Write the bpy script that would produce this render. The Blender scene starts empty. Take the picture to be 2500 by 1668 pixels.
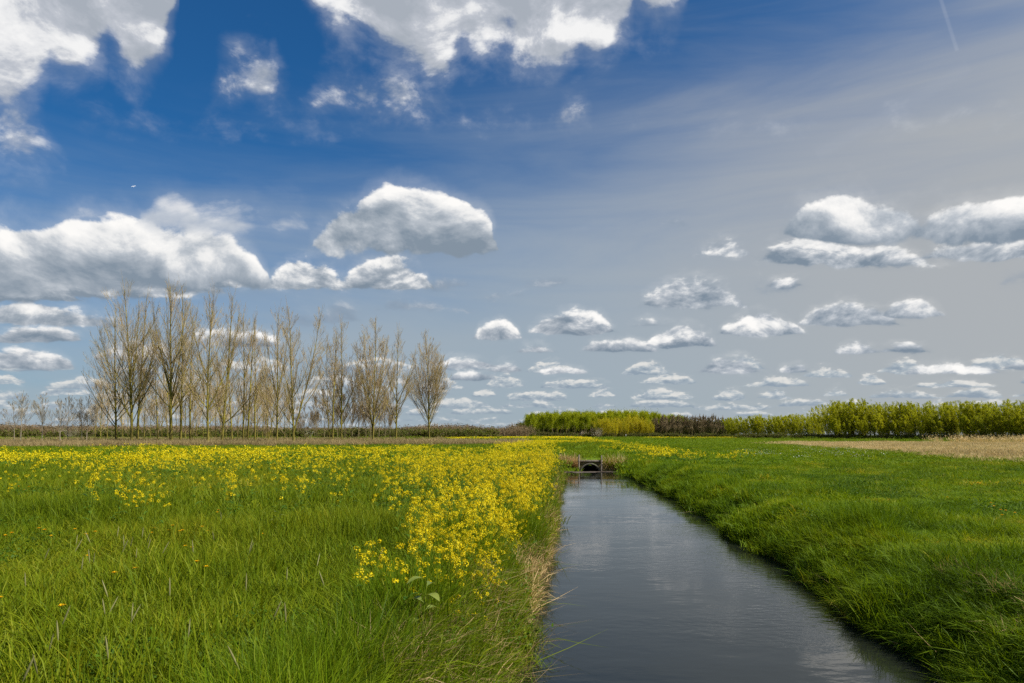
import bpy, math, random
import numpy as np
from mathutils import Vector

SC = bpy.context.scene
COL = SC.collection
R = math.radians
FPX = 1667.0          # focal length in pixels of the 2500 px wide photograph (24 mm on 36 mm)
HZ = 1062.0           # horizon row in the photograph
CAMZ = 1.65
WZ = -0.70            # water level


# ---------------------------------------------------------------- helpers
def tag(o, label=None, cat=None, group=None, kind=None):
    if label: o['label'] = label
    if cat: o['category'] = cat
    if group: o['group'] = group
    if kind: o['kind'] = kind
    return o


def empty(name, loc=(0, 0, 0), rz=0.0, s=1.0):
    o = bpy.data.objects.new(name, None)
    o.empty_display_size = 0.2
    o.location = loc
    o.rotation_euler = (0, 0, rz)
    o.scale = (s, s, s)
    COL.objects.link(o)
    return o


def mesh_arr(name, V, F, mats, fm=None, tone=None, smooth=False):
    """V (n,3); F list of (m,k) int arrays (each of one k); fm list of material index per array"""
    if not isinstance(F, (list, tuple)): F = [F]
    me = bpy.data.meshes.new(name)
    V = np.asarray(V, np.float32)
    me.vertices.add(len(V)); me.vertices.foreach_set('co', V.ravel())
    tot = sum(f.size for f in F); npoly = sum(len(f) for f in F)
    me.loops.add(tot); me.polygons.add(npoly)
    li = np.concatenate([f.ravel() for f in F]).astype(np.int32)
    me.loops.foreach_set('vertex_index', li)
    lt = np.concatenate([np.full(len(f), f.shape[1], np.int32) for f in F])
    ls = np.concatenate([[0], np.cumsum(lt)[:-1]]).astype(np.int32)
    me.polygons.foreach_set('loop_start', ls)
    try: me.polygons.foreach_set('loop_total', lt)
    except Exception: pass
    if not isinstance(mats, (list, tuple)): mats = [mats]
    for m in mats: me.materials.append(m)
    if fm is not None:
        mi = np.concatenate([np.full(len(f), k, np.int32) for f, k in zip(F, fm)])
        me.polygons.foreach_set('material_index', mi)
    if smooth: me.polygons.foreach_set('use_smooth', np.ones(npoly, bool))
    if tone is not None:
        a = me.attributes.new('tone', 'FLOAT', 'POINT')
        a.data.foreach_set('value', np.asarray(tone, np.float32))
    me.update(calc_edges=True)
    return me


def obj(name, me, parent=None, loc=(0, 0, 0), rz=0.0, s=1.0, link=True):
    o = bpy.data.objects.new(name, me)
    o.location = loc; o.rotation_euler = (0, 0, rz); o.scale = (s, s, s)
    if parent is not None: o.parent = parent
    if link: COL.objects.link(o)
    return o


class Geo:
    """collects geometry of several materials as arrays"""
    def __init__(self):
        self.V = []; self.F = []; self.M = []; self.T = []; self.n = 0
    def add(self, V, F, m=0, tone=None):
        V = np.asarray(V, float); F = np.asarray(F, int)
        self.V.append(V); self.F.append(F + self.n); self.M.append(m)
        if tone is None: tone = np.full(len(V), .5)
        self.T.append(np.broadcast_to(np.asarray(tone, float), (len(V),)))
        self.n += len(V)
        return self
    def merge(self, g, off=(0, 0, 0), rz=0., s=1.):
        c, q = math.cos(rz), math.sin(rz)
        M = np.array([[c, -q, 0], [q, c, 0], [0, 0, 1]])
        for V, F, m, t in zip(g.V, g.F, g.M, g.T):
            self.V.append(V @ M.T * s + np.asarray(off)); self.F.append(F + self.n); self.M.append(m); self.T.append(t)
        self.n += g.n
        return self
    def mesh(self, name, mats, smooth=False):
        return mesh_arr(name, np.concatenate(self.V), self.F, mats, self.M, np.concatenate(self.T), smooth)


def norm(a): return a / np.maximum(np.linalg.norm(a, axis=-1, keepdims=True), 1e-9)


def prisms(P0, P1, R0, R1, k=3):
    """tapered k-sided prisms for many segments at once"""
    n = len(P0)
    d = norm(P1 - P0)
    ref = np.where(np.abs(d[:, 2:3]) > .9, [[1., 0, 0]], [[0, 0, 1.]])
    u = norm(np.cross(d, ref)); v = np.cross(d, u)
    a = np.arange(k) * 2 * math.pi / k
    ring = np.cos(a)[None, :, None] * u[:, None] + np.sin(a)[None, :, None] * v[:, None]
    A = P0[:, None] + ring * np.reshape(R0, (-1, 1, 1)); B = P1[:, None] + ring * np.reshape(R1, (-1, 1, 1))
    V = np.concatenate([A, B], 1).reshape(-1, 3)
    i = np.arange(k); j = (i + 1) % k
    q = np.stack([i, j, j + k, i + k], 1)
    F = (q[None] + (np.arange(n) * 2 * k)[:, None, None]).reshape(-1, 4)
    return V, F


def tube(P, Rr, k=8, cap=True):
    """one smooth tube along a polyline"""
    P = np.asarray(P, float); Rr = np.broadcast_to(np.asarray(Rr, float), (len(P),))
    T = np.gradient(P, axis=0); T = norm(T)
    ref = np.array([1., 0, 0]) if abs(T[0, 2]) > .8 else np.array([0, 0, 1.])
    u = norm(np.cross(T, ref)); v = np.cross(T, u)
    a = np.arange(k) * 2 * math.pi / k
    V = P[:, None] + (np.cos(a)[None, :, None] * u[:, None] + np.sin(a)[None, :, None] * v[:, None]) * Rr[:, None, None]
    n = len(P); i = np.arange(k); j = (i + 1) % k
    F = np.concatenate([np.stack([i + r * k, j + r * k, j + (r + 1) * k, i + (r + 1) * k], 1) for r in range(n - 1)])
    return V.reshape(-1, 3), F


def blades(n, rad, h, w, lean, bend, rng, bias=(0, 0), pos=None, k=4):
    """grass blades: curved tapering strips. h=(lo,hi)"""
    if pos is None:
        r = rad * np.sqrt(rng.random(n)); t = rng.random(n) * 2 * math.pi
        pos = np.stack([r * np.cos(t), r * np.sin(t), np.zeros(n)], 1)
    H = h[0] + (h[1] - h[0]) * rng.random(n) ** 1.3
    az = rng.random(n) * 2 * math.pi
    D = np.stack([np.cos(az), np.sin(az)], 1) * (lean * rng.random(n))[:, None] + np.asarray(bias)
    B = np.stack([np.cos(az), np.sin(az)], 1) * (bend * rng.random(n) ** 1.5)[:, None] + np.asarray(bias) * .6
    fa = rng.random(n) * math.pi
    S = np.stack([np.cos(fa), np.sin(fa), np.zeros(n)], 1)
    W = w * (.6 + .8 * rng.random(n))
    ts = np.linspace(0, 1, k); ws = np.interp(ts, [0, .5, .8, 1], [.8, 1, .65, .06])
    V = np.zeros((n, k, 2, 3))
    for i, t in enumerate(ts):
        c = pos.copy()
        c[:, :2] += D * (H * t)[:, None] + B * (H * t * t)[:, None]
        drop = np.clip(np.linalg.norm(D * t + B * t * t, axis=1), 0, .95)
        c[:, 2] += H * t * np.sqrt(1 - .75 * drop ** 2)
        V[:, i, 0] = c - S * (W * ws[i] / 2)[:, None]; V[:, i, 1] = c + S * (W * ws[i] / 2)[:, None]
    V = V.reshape(-1, 3)
    q = np.array([[2 * i, 2 * i + 1, 2 * i + 3, 2 * i + 2] for i in range(k - 1)])
    F = (q[None] + (np.arange(n) * 2 * k)[:, None, None]).reshape(-1, 4)
    tone = np.repeat(rng.random(n), 2 * k)
    return V, F, tone


def quads(C, size, rng, tilt=None, aspect=1.0):
    """randomly turned quads (leaf clumps) centred at C"""
    n = len(C)
    N = norm(rng.normal(size=(n, 3)) + (np.zeros(3) if tilt is None else np.asarray(tilt)))
    u = norm(np.cross(N, rng.normal(size=(n, 3)))); v = np.cross(N, u)
    s = (size * (.6 + .8 * rng.random(n)))[:, None] / 2
    V = np.stack([C - u * s * aspect, C - v * s, C + u * s * aspect, C + v * s], 1).reshape(-1, 3)
    F = np.arange(4 * n).reshape(n, 4)
    return V, F, np.repeat(rng.random(n), 4)


# ---------------------------------------------------------------- materials
def new_mat(name):
    m = bpy.data.materials.new(name); m.use_nodes = True
    nt = m.node_tree; nt.nodes.clear()
    return m, nt, nt.nodes.new('ShaderNodeOutputMaterial')


def N(nt, kind, **kw):
    n = nt.nodes.new(kind)
    for k, v in kw.items():
        if k.startswith('i_'): n.inputs[int(k[2:]) if k[2:].isdigit() else k[2:].replace('_', ' ')].default_value = v
        else: setattr(n, k, v)
    return n


def math_(nt, op, a, b=None, c=None, clamp=False):
    n = nt.nodes.new('ShaderNodeMath'); n.operation = op; n.use_clamp = clamp
    for i, x in enumerate((a, b, c)):
        if x is None: continue
        if isinstance(x, (int, float)): n.inputs[i].default_value = float(x)
        else: nt.links.new(x, n.inputs[i])
    return n.outputs[0]


def ramp(nt, fac, stops, interp='LINEAR'):
    n = nt.nodes.new('ShaderNodeValToRGB'); cr = n.color_ramp; cr.interpolation = interp
    while len(cr.elements) < len(stops): cr.elements.new(.5)
    for e, (p, c) in zip(cr.elements, stops):
        e.position = p; e.color = (*c, 1) if len(c) == 3 else c
    nt.links.new(fac, n.inputs[0])
    return n.outputs[0]


def leaf_mat(name, stops, trans=.35, patch=.12, wt=.45, wi=.2, wp=.5, rough=.55, tcol=(1.25, 1.15, .55), bias=0., spec=.12, gain=(1.80, 1.55, .62)):
    """two-sided foliage: per-blade tone, per-clump random and broad patches choose the colour"""
    m, nt, out = new_mat(name)
    at = N(nt, 'ShaderNodeAttribute', attribute_name='tone')
    oi = nt.nodes.new('ShaderNodeObjectInfo')
    ge = nt.nodes.new('ShaderNodeNewGeometry')
    no = N(nt, 'ShaderNodeTexNoise', i_Scale=patch, i_Detail=3.0)
    nt.links.new(ge.outputs['Position'], no.inputs['Vector'])
    s = math_(nt, 'MULTIPLY', at.outputs['Fac'], wt)
    s = math_(nt, 'MULTIPLY_ADD', oi.outputs['Random'], wi, s)
    p = math_(nt, 'MULTIPLY_ADD', no.outputs[0], 2.2, -.6)
    s = math_(nt, 'MULTIPLY_ADD', p, wp, s)
    s = math_(nt, 'ADD', s, bias + (1 - wt - wi - wp) / 2, clamp=True)
    c = ramp(nt, s, [(p, tuple(min(.85, v * q) for v, q in zip(k, gain))) for p, k in stops])
    pb = N(nt, 'ShaderNodeBsdfPrincipled', i_Roughness=rough)
    pb.inputs['Specular IOR Level'].default_value = spec
    nt.links.new(c, pb.inputs['Base Color'])
    tr = nt.nodes.new('ShaderNodeBsdfTranslucent')
    mx = N(nt, 'ShaderNodeMix', data_type='RGBA', blend_type='MULTIPLY'); mx.inputs[0].default_value = 1
    nt.links.new(c, mx.inputs[6]); mx.inputs[7].default_value = (*tcol, 1)
    nt.links.new(mx.outputs[2], tr.inputs[0])
    ms = nt.nodes.new('ShaderNodeMixShader'); ms.inputs[0].default_value = trans
    nt.links.new(pb.outputs[0], ms.inputs[1]); nt.links.new(tr.outputs[0], ms.inputs[2])
    nt.links.new(ms.outputs[0], out.inputs[0])
    return m


def bark_mat(name, c1, c2, c3, scale=3.0, stretch=.25):
    m, nt, out = new_mat(name)
    tc = nt.nodes.new('ShaderNodeTexCoord')
    mp = nt.nodes.new('ShaderNodeMapping'); mp.inputs['Scale'].default_value = (1, 1, stretch)
    nt.links.new(tc.outputs['Object'], mp.inputs[0])
    no = N(nt, 'ShaderNodeTexNoise', i_Scale=scale, i_Detail=5.0, i_Roughness=.65)
    nt.links.new(mp.outputs[0], no.inputs['Vector'])
    c = ramp(nt, no.outputs[0], [(.3, c1), (.5, c2), (.68, c3)])
    b = N(nt, 'ShaderNodeBump', i_Strength=.6, i_Distance=.03)
    nt.links.new(no.outputs[0], b.inputs['Height'])
    p = N(nt, 'ShaderNodeBsdfPrincipled', i_Roughness=.9)
    p.inputs['Specular IOR Level'].default_value = .1
    nt.links.new(c, p.inputs['Base Color']); nt.links.new(b.outputs[0], p.inputs['Normal'])
    nt.links.new(p.outputs[0], out.inputs[0])
    return m


def plain_mat(name, c1, c2, scale=8., rough=.8, bump=.2, stretch=(1, 1, 1), metal=0.):
    m, nt, out = new_mat(name)
    tc = nt.nodes.new('ShaderNodeTexCoord')
    mp = nt.nodes.new('ShaderNodeMapping'); mp.inputs['Scale'].default_value = stretch
    nt.links.new(tc.outputs['Object'], mp.inputs[0])
    no = N(nt, 'ShaderNodeTexNoise', i_Scale=scale, i_Detail=6.0)
    nt.links.new(mp.outputs[0], no.inputs['Vector'])
    c = ramp(nt, no.outputs[0], [(.35, c1), (.65, c2)])
    p = N(nt, 'ShaderNodeBsdfPrincipled', i_Roughness=rough, i_Metallic=metal)
    p.inputs['Specular IOR Level'].default_value = .25
    b = N(nt, 'ShaderNodeBump', i_Strength=bump, i_Distance=.02)
    nt.links.new(no.outputs[0], b.inputs['Height']); nt.links.new(b.outputs[0], p.inputs['Normal'])
    nt.links.new(c, p.inputs['Base Color']); nt.links.new(p.outputs[0], out.inputs[0])
    return m


G = lambda r, g, b: (r, g, b)
M = {}
M['grass'] = leaf_mat('meadow_grass', [(0, G(.024, .052, .005)), (.3, G(.060, .106, .007)), (.6, G(.105, .148, .011)), (.84, G(.165, .178, .024)), (1, G(.27, .215, .09))])
M['grass_far'] = leaf_mat('meadow_grass_far', [(0, G(.040, .082, .006)), (.4, G(.070, .125, .008)), (.75, G(.105, .155, .012)), (1, G(.16, .18, .03))], patch=.05)
M['lush'] = leaf_mat('lush_bank_grass', [(0, G(.020, .045, .004)), (.4, G(.040, .084, .005)), (.75, G(.070, .118, .007)), (.95, G(.115, .148, .016)), (1, G(.24, .20, .08))], patch=.45, wt=.4, wi=.25, wp=.75, gain=(2.65, 2.15, .8), trans=.4)
M['straw'] = leaf_mat('straw', gain=(1.75,1.65,1.45), stops=[(0, G(.10, .075, .03)), (.35, G(.22, .16, .08)), (.7, G(.36, .27, .14)), (1, G(.48, .38, .22))], trans=.25, tcol=(1.1, 1, .8), patch=.8)
M['tan'] = leaf_mat('dead_reed', gain=(2.1,2.0,1.8), stops=[(0, G(.17, .13, .065)), (.5, G(.27, .21, .11)), (1, G(.37, .30, .17))], trans=.25, tcol=(1.1, 1, .8), patch=.06)
M['rough'] = leaf_mat('rough_dry_grass', gain=(1.25, 1.18, 1.0), stops=[(0, G(.13, .105, .05)), (.5, G(.24, .19, .10)), (1, G(.37, .30, .17))], trans=.25, tcol=(1.1, 1, .8), patch=.06)
M['stem'] = leaf_mat('rape_stem', [(0, G(.06, .11, .015)), (1, G(.14, .20, .04))], trans=.2, patch=1.)
M['rleaf'] = leaf_mat('rape_leaf', [(0, G(.025, .07, .016)), (1, G(.06, .125, .03))], trans=.3, patch=1.)
M['petal'] = leaf_mat('rape_petal', gain=(1.05,1.05,1.), stops=[(0, G(.60, .44, .004)), (.5, G(.74, .59, .006)), (1, G(.82, .70, .02))], trans=.35, tcol=(1.1, 1.05, .5), patch=.6, spec=.15)
M['dandelion'] = leaf_mat('dandelion_petal', gain=(1.05,1.05,1.), stops=[(0, G(.62, .33, .003)), (1, G(.75, .46, .005))], trans=.25, tcol=(1.1, 1, .5), patch=1.)
M['bud'] = leaf_mat('rape_bud', [(0, G(.14, .19, .02)), (1, G(.26, .28, .03))], trans=.2, patch=1.)
M['spike'] = leaf_mat('grass_spike', gain=(1.05,1.05,.62), stops= [(0, G(.12, .11, .07)), (.5, G(.22, .21, .14)), (1, G(.33, .32, .22))], trans=.15, tcol=(1, 1, .9), patch=1.)
M['dock'] = leaf_mat('dock_leaf', [(0, G(.07, .12, .04)), (1, G(.15, .19, .08))], trans=.3, patch=2., rough=.4, spec=.5)
M['herb'] = leaf_mat('low_herb', [(0, G(.018, .05, .010)), (1, G(.05, .105, .016))], trans=.3, patch=1.)
M['white'] = leaf_mat('pale_blossom', gain=(1.05,1.05,1.), stops=[(0, G(.45, .44, .36)), (1, G(.7, .7, .62))], trans=.3, tcol=(1, 1, .95), patch=1.)
M['bark'] = bark_mat('lichen_bark', G(.055, .043, .02), G(.18, .15, .03), G(.35, .295, .045), 2.2)
M['twig'] = bark_mat('bare_twig', G(.29, .205, .108), G(.39, .29, .145), G(.48, .38, .18), .6, 1.)
M['twig_pale'] = bark_mat('pale_twig', G(.24, .19, .14), G(.33, .28, .2), G(.42, .37, .25), .6, 1.)
M['twig_far'] = bark_mat('far_brown_twig', G(.165, .115, .062), G(.24, .175, .095), G(.32, .245, .135), .3, 1.)
M['wbark'] = bark_mat('willow_bark', G(.11, .085, .045), G(.21, .17, .08), G(.31, .26, .12), 1.5)
M['willow'] = leaf_mat('willow_leaf', gain=(2.4, 2.4, .9), stops=[(0, G(.075, .085, .007)), (.45, G(.130, .140, .010)), (.8, G(.195, .195, .016)), (1, G(.26, .23, .03))], trans=.45, patch=.06, wt=.4, wi=.35, wp=.3)
M['woodleaf'] = leaf_mat('wood_leaf', gain=(3.3, 2.6, .8), stops=[(0, G(.050, .080, .008)), (.5, G(.090, .130, .010)), (1, G(.145, .180, .018))], trans=.45, patch=.04, wt=.4, wi=.35, wp=.3)
M['goldleaf'] = leaf_mat('gold_willow_leaf', gain=(2.3, 2.2, .9), stops=[(0, G(.115, .110, .008)), (.5, G(.180, .165, .012)), (1, G(.25, .22, .02))], trans=.45, patch=.06, wt=.45, wi=.3, wp=.25)
M['bush'] = leaf_mat('dark_bush_leaf', [(0, G(.024, .038, .010)), (.5, G(.045, .062, .014)), (1, G(.085, .095, .025))], trans=.25, patch=.05, wt=.4, wi=.35, wp=.3)
M['brownbush'] = leaf_mat('brown_thicket', gain=(1.8,1.75,1.3), stops=[(0, G(.045, .030, .020)), (.5, G(.085, .058, .038)), (1, G(.14, .10, .062))], trans=.1, patch=.05, wt=.45, wi=.3, wp=.25)
M['oldwood'] = plain_mat('weathered_wood', G(.15, .12, .09), G(.29, .245, .195), 12, .9, .4, (1, 1, .2))
M['concrete'] = plain_mat('stained_concrete', G(.05, .045, .032), G(.15, .135, .10), 5, .9, .4)
M['moss'] = plain_mat('mossy_boards', G(.06, .052, .018), G(.16, .13, .05), 7, .95, .5)
M['scum'] = plain_mat('floating_scum', G(.05, .038, .028), G(.13, .10, .075), 3, .6, .3)
M['paint'] = plain_mat('white_paint', G(.75, .75, .73), G(.82, .82, .8), 5, .4, .02)


# ---------------------------------------------------------------- terrain
def wig(y): return .07 * np.sin(1.13 * y) + .05 * np.sin(2.71 * y + 1) + .035 * np.sin(5.3 * y + 2)
def xl(y): return wig(np.asarray(y, float)) + np.interp(y, [-40, 6.46, 10, 16, 26, 34, 44.5, 120], [-3.75, -.20, .12, .72, 1.48, 2.15, 3.02, 9.6])
def xr(y): return 1.2 * wig(np.asarray(y, float) * .93 + 40) + np.interp(y, [-40, 6.46, 11.6, 20.8, 30, 43.5, 120], [-.15, 4.22, 4.95, 5.90, 6.42, 7.12, 13.2])
def ditch(y): return np.interp(y, [-40, 46.5, 47.5, 68.4, 69.8, 111.5, 113.5], [1, 1, 0, 0, 1, 1, 0])


def wob(x, y):
    a = .035 * np.sin(x * .9 + 1.3 * np.sin(y * .37)) * np.sin(y * .8 + 1.1 * np.sin(x * .5))
    return a + .05 * np.sin(x * .23 + .7) * np.sin(y * .19 + 2.)


def ground_z(x, y):
    x = np.asarray(x, float); y = np.asarray(y, float)
    a = xl(y) - x; b = x - xr(y)
    pl = np.interp(a, [-.6, -.05, 0, .12, .5, 1.2], [-1.25, -.75, -.70, -.38, -.04, 0])
    pr = np.interp(b, [-.6, -.05, 0, .28, 1.0, 1.6], [-1.25, -.75, -.70, -.42, -.05, .02])
    fade = np.clip(1 - (np.hypot(x, y) - 60) / 60, 0, 1)
    m = np.maximum(pl, pr)
    return m * ditch(y) + wob(x, y) * fade * np.clip(1 + m, 0, 1)


def on_land(x, y, pad=0.0):
    return ((ditch(y) < .35) & ~((np.abs(x - 5.09) < .9) & (y < 48))) | (x < xl(y) - pad) | (x > xr(y) + pad)


def build_ground():
    ys = np.unique(np.concatenate([np.arange(-25, 44.6, .3), np.arange(44.6, 48.4, .2), np.arange(49, 68, 1.), np.arange(68, 70.4, .2),
                                   np.arange(70.4, 111, 1.5), np.arange(111, 114.4, .3), np.arange(115, 200, 6), [220, 260, 320, 400, 550, 800, 1200, 2000, 4000]]))
    L = np.array([4000, 1500, 700, 350, 200, 120, 80, 55, 40, 30, 23, 18, 14, 11, 9, 7.5, 6, 5, 4.2, 3.5, 2.9, 2.4, 2, 1.6, 1.2, .95, .7, .42, .15, 0, -.05, -.3, -.6])
    Rr = L.copy(); Rr[24:29] = [1.6, 1.3, 1.0, .62, .28]
    X = np.concatenate([xl(ys)[:, None] - L[None], xr(ys)[:, None] + Rr[::-1][None]], 1)
    Y = np.repeat(ys[:, None], X.shape[1], 1)
    Z = ground_z(X, Y)
    V = np.stack([X, Y, Z], -1).reshape(-1, 3)
    c = X.shape[1]; r = len(ys)
    i = (np.arange(r - 1)[:, None] * c + np.arange(c - 1)[None]).ravel()
    F = np.stack([i, i + 1, i + c + 1, i + c], 1)
    m, nt, out = new_mat('meadow_ground')
    ge = nt.nodes.new('ShaderNodeNewGeometry')
    n1 = N(nt, 'ShaderNodeTexNoise', i_Scale=.035, i_Detail=4.); n2 = N(nt, 'ShaderNodeTexNoise', i_Scale=1.6, i_Detail=8., i_Roughness=.7)
    nt.links.new(ge.outputs['Position'], n1.inputs['Vector']); nt.links.new(ge.outputs['Position'], n2.inputs['Vector'])
    s = math_(nt, 'MULTIPLY', n1.outputs[0], .55); s = math_(nt, 'MULTIPLY_ADD', n2.outputs[0], .45, s)
    c1 = ramp(nt, s, [(.3, G(.048, .075, .006)), (.5, G(.095, .15, .009)), (.7, G(.16, .20, .016))])
    # earth where the ground drops below the turf
    sp = nt.nodes.new('ShaderNodeSeparateXYZ'); nt.links.new(ge.outputs['Position'], sp.inputs[0])
    mr = N(nt, 'ShaderNodeMapRange'); mr.inputs[1].default_value = -.35; mr.inputs[2].default_value = -.62
    nt.links.new(sp.outputs[2], mr.inputs[0])
    mx = N(nt, 'ShaderNodeMix', data_type='RGBA'); nt.links.new(mr.outputs[0], mx.inputs[0]); nt.links.new(c1, mx.inputs[6])
    mx.inputs[7].default_value = (.035, .028, .018, 1)
    p = N(nt, 'ShaderNodeBsdfPrincipled', i_Roughness=.95); p.inputs['Specular IOR Level'].default_value = .05
    b = N(nt, 'ShaderNodeBump', i_Strength=1., i_Distance=.12); nt.links.new(n2.outputs[0], b.inputs['Height']); nt.links.new(b.outputs[0], p.inputs['Normal'])
    nt.links.new(mx.outputs[2], p.inputs['Base Color']); nt.links.new(p.outputs[0], out.inputs[0])
    g = obj('ground', mesh_arr('ground', V, F, m, smooth=True)); tag(g, 'flat green meadow ground on both sides of the ditch', 'ground', kind='structure')


def build_water():
    m, nt, out = new_mat('ditch_water')
    ge = nt.nodes.new('ShaderNodeNewGeometry')
    mp = nt.nodes.new('ShaderNodeMapping'); mp.inputs['Scale'].default_value = (1, 1.7, 1); mp.inputs['Rotation'].default_value = (0, 0, R(-12))
    nt.links.new(ge.outputs['Position'], mp.inputs[0])
    n1 = N(nt, 'ShaderNodeTexNoise', i_Scale=5.5, i_Detail=3., i_Roughness=.55)
    n2 = N(nt, 'ShaderNodeTexNoise', i_Scale=1.1, i_Detail=2.)
    n3 = N(nt, 'ShaderNodeTexNoise', i_Scale=.16, i_Detail=2.)
    for n in (n1, n2, n3): nt.links.new(mp.outputs[0], n.inputs['Vector'])
    # wind-ruffled reach: a patch of stronger ripples in the middle of the ditch
    ruf = N(nt, 'ShaderNodeMapRange'); ruf.inputs[1].default_value = .44; ruf.inputs[2].default_value = .60; ruf.inputs[3].default_value = .12; ruf.inputs[4].default_value = 1.
    nt.links.new(n3.outputs[0], ruf.inputs[0])
    h = math_(nt, 'MULTIPLY', n1.outputs[0], ruf.outputs[0])
    h = math_(nt, 'MULTIPLY_ADD', n2.outputs[0], .9, h)
    b = N(nt, 'ShaderNodeBump', i_Strength=.21, i_Distance=.03); nt.links.new(h, b.inputs['Height'])
    p = N(nt, 'ShaderNodeBsdfPrincipled', i_Roughness=.025, i_IOR=1.333)
    p.inputs['Base Color'].default_value = (.012, .014, .011, 1)
    nt.links.new(b.outputs[0], p.inputs['Normal']); nt.links.new(p.outputs[0], out.inputs[0])
    ys = np.concatenate([np.arange(-25, 47.6, .3), [47.8]]); ys2 = np.concatenate([np.arange(68, 114, 2.), [114]])
    V = []; F = []; n = 0
    for Y in (ys, ys2):
        for y in Y: V += [(xl(y) - .5, y, WZ), (xr(y) + .5, y, WZ)]
        for k in range(len(Y) - 1): F.append((n + 2 * k, n + 2 * k + 1, n + 2 * k + 3, n + 2 * k + 2))
        n = len(V)
    o = obj('water', mesh_arr('water', np.array(V, float), np.array(F), m))
    tag(o, 'dark rippled ditch water reflecting the grey sky', 'water', kind='structure')


# ---------------------------------------------------------------- sky
SUN_AZ, SUN_EL = R(112), R(47)      # azimuth clockwise from the view direction (+Y): right and a little behind


def px_az(x): return np.arctan((np.asarray(x, float) - 1250) / FPX)
def px_E(x, y): return (HZ - np.asarray(y, float)) / FPX * np.cos(px_az(x))


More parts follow.
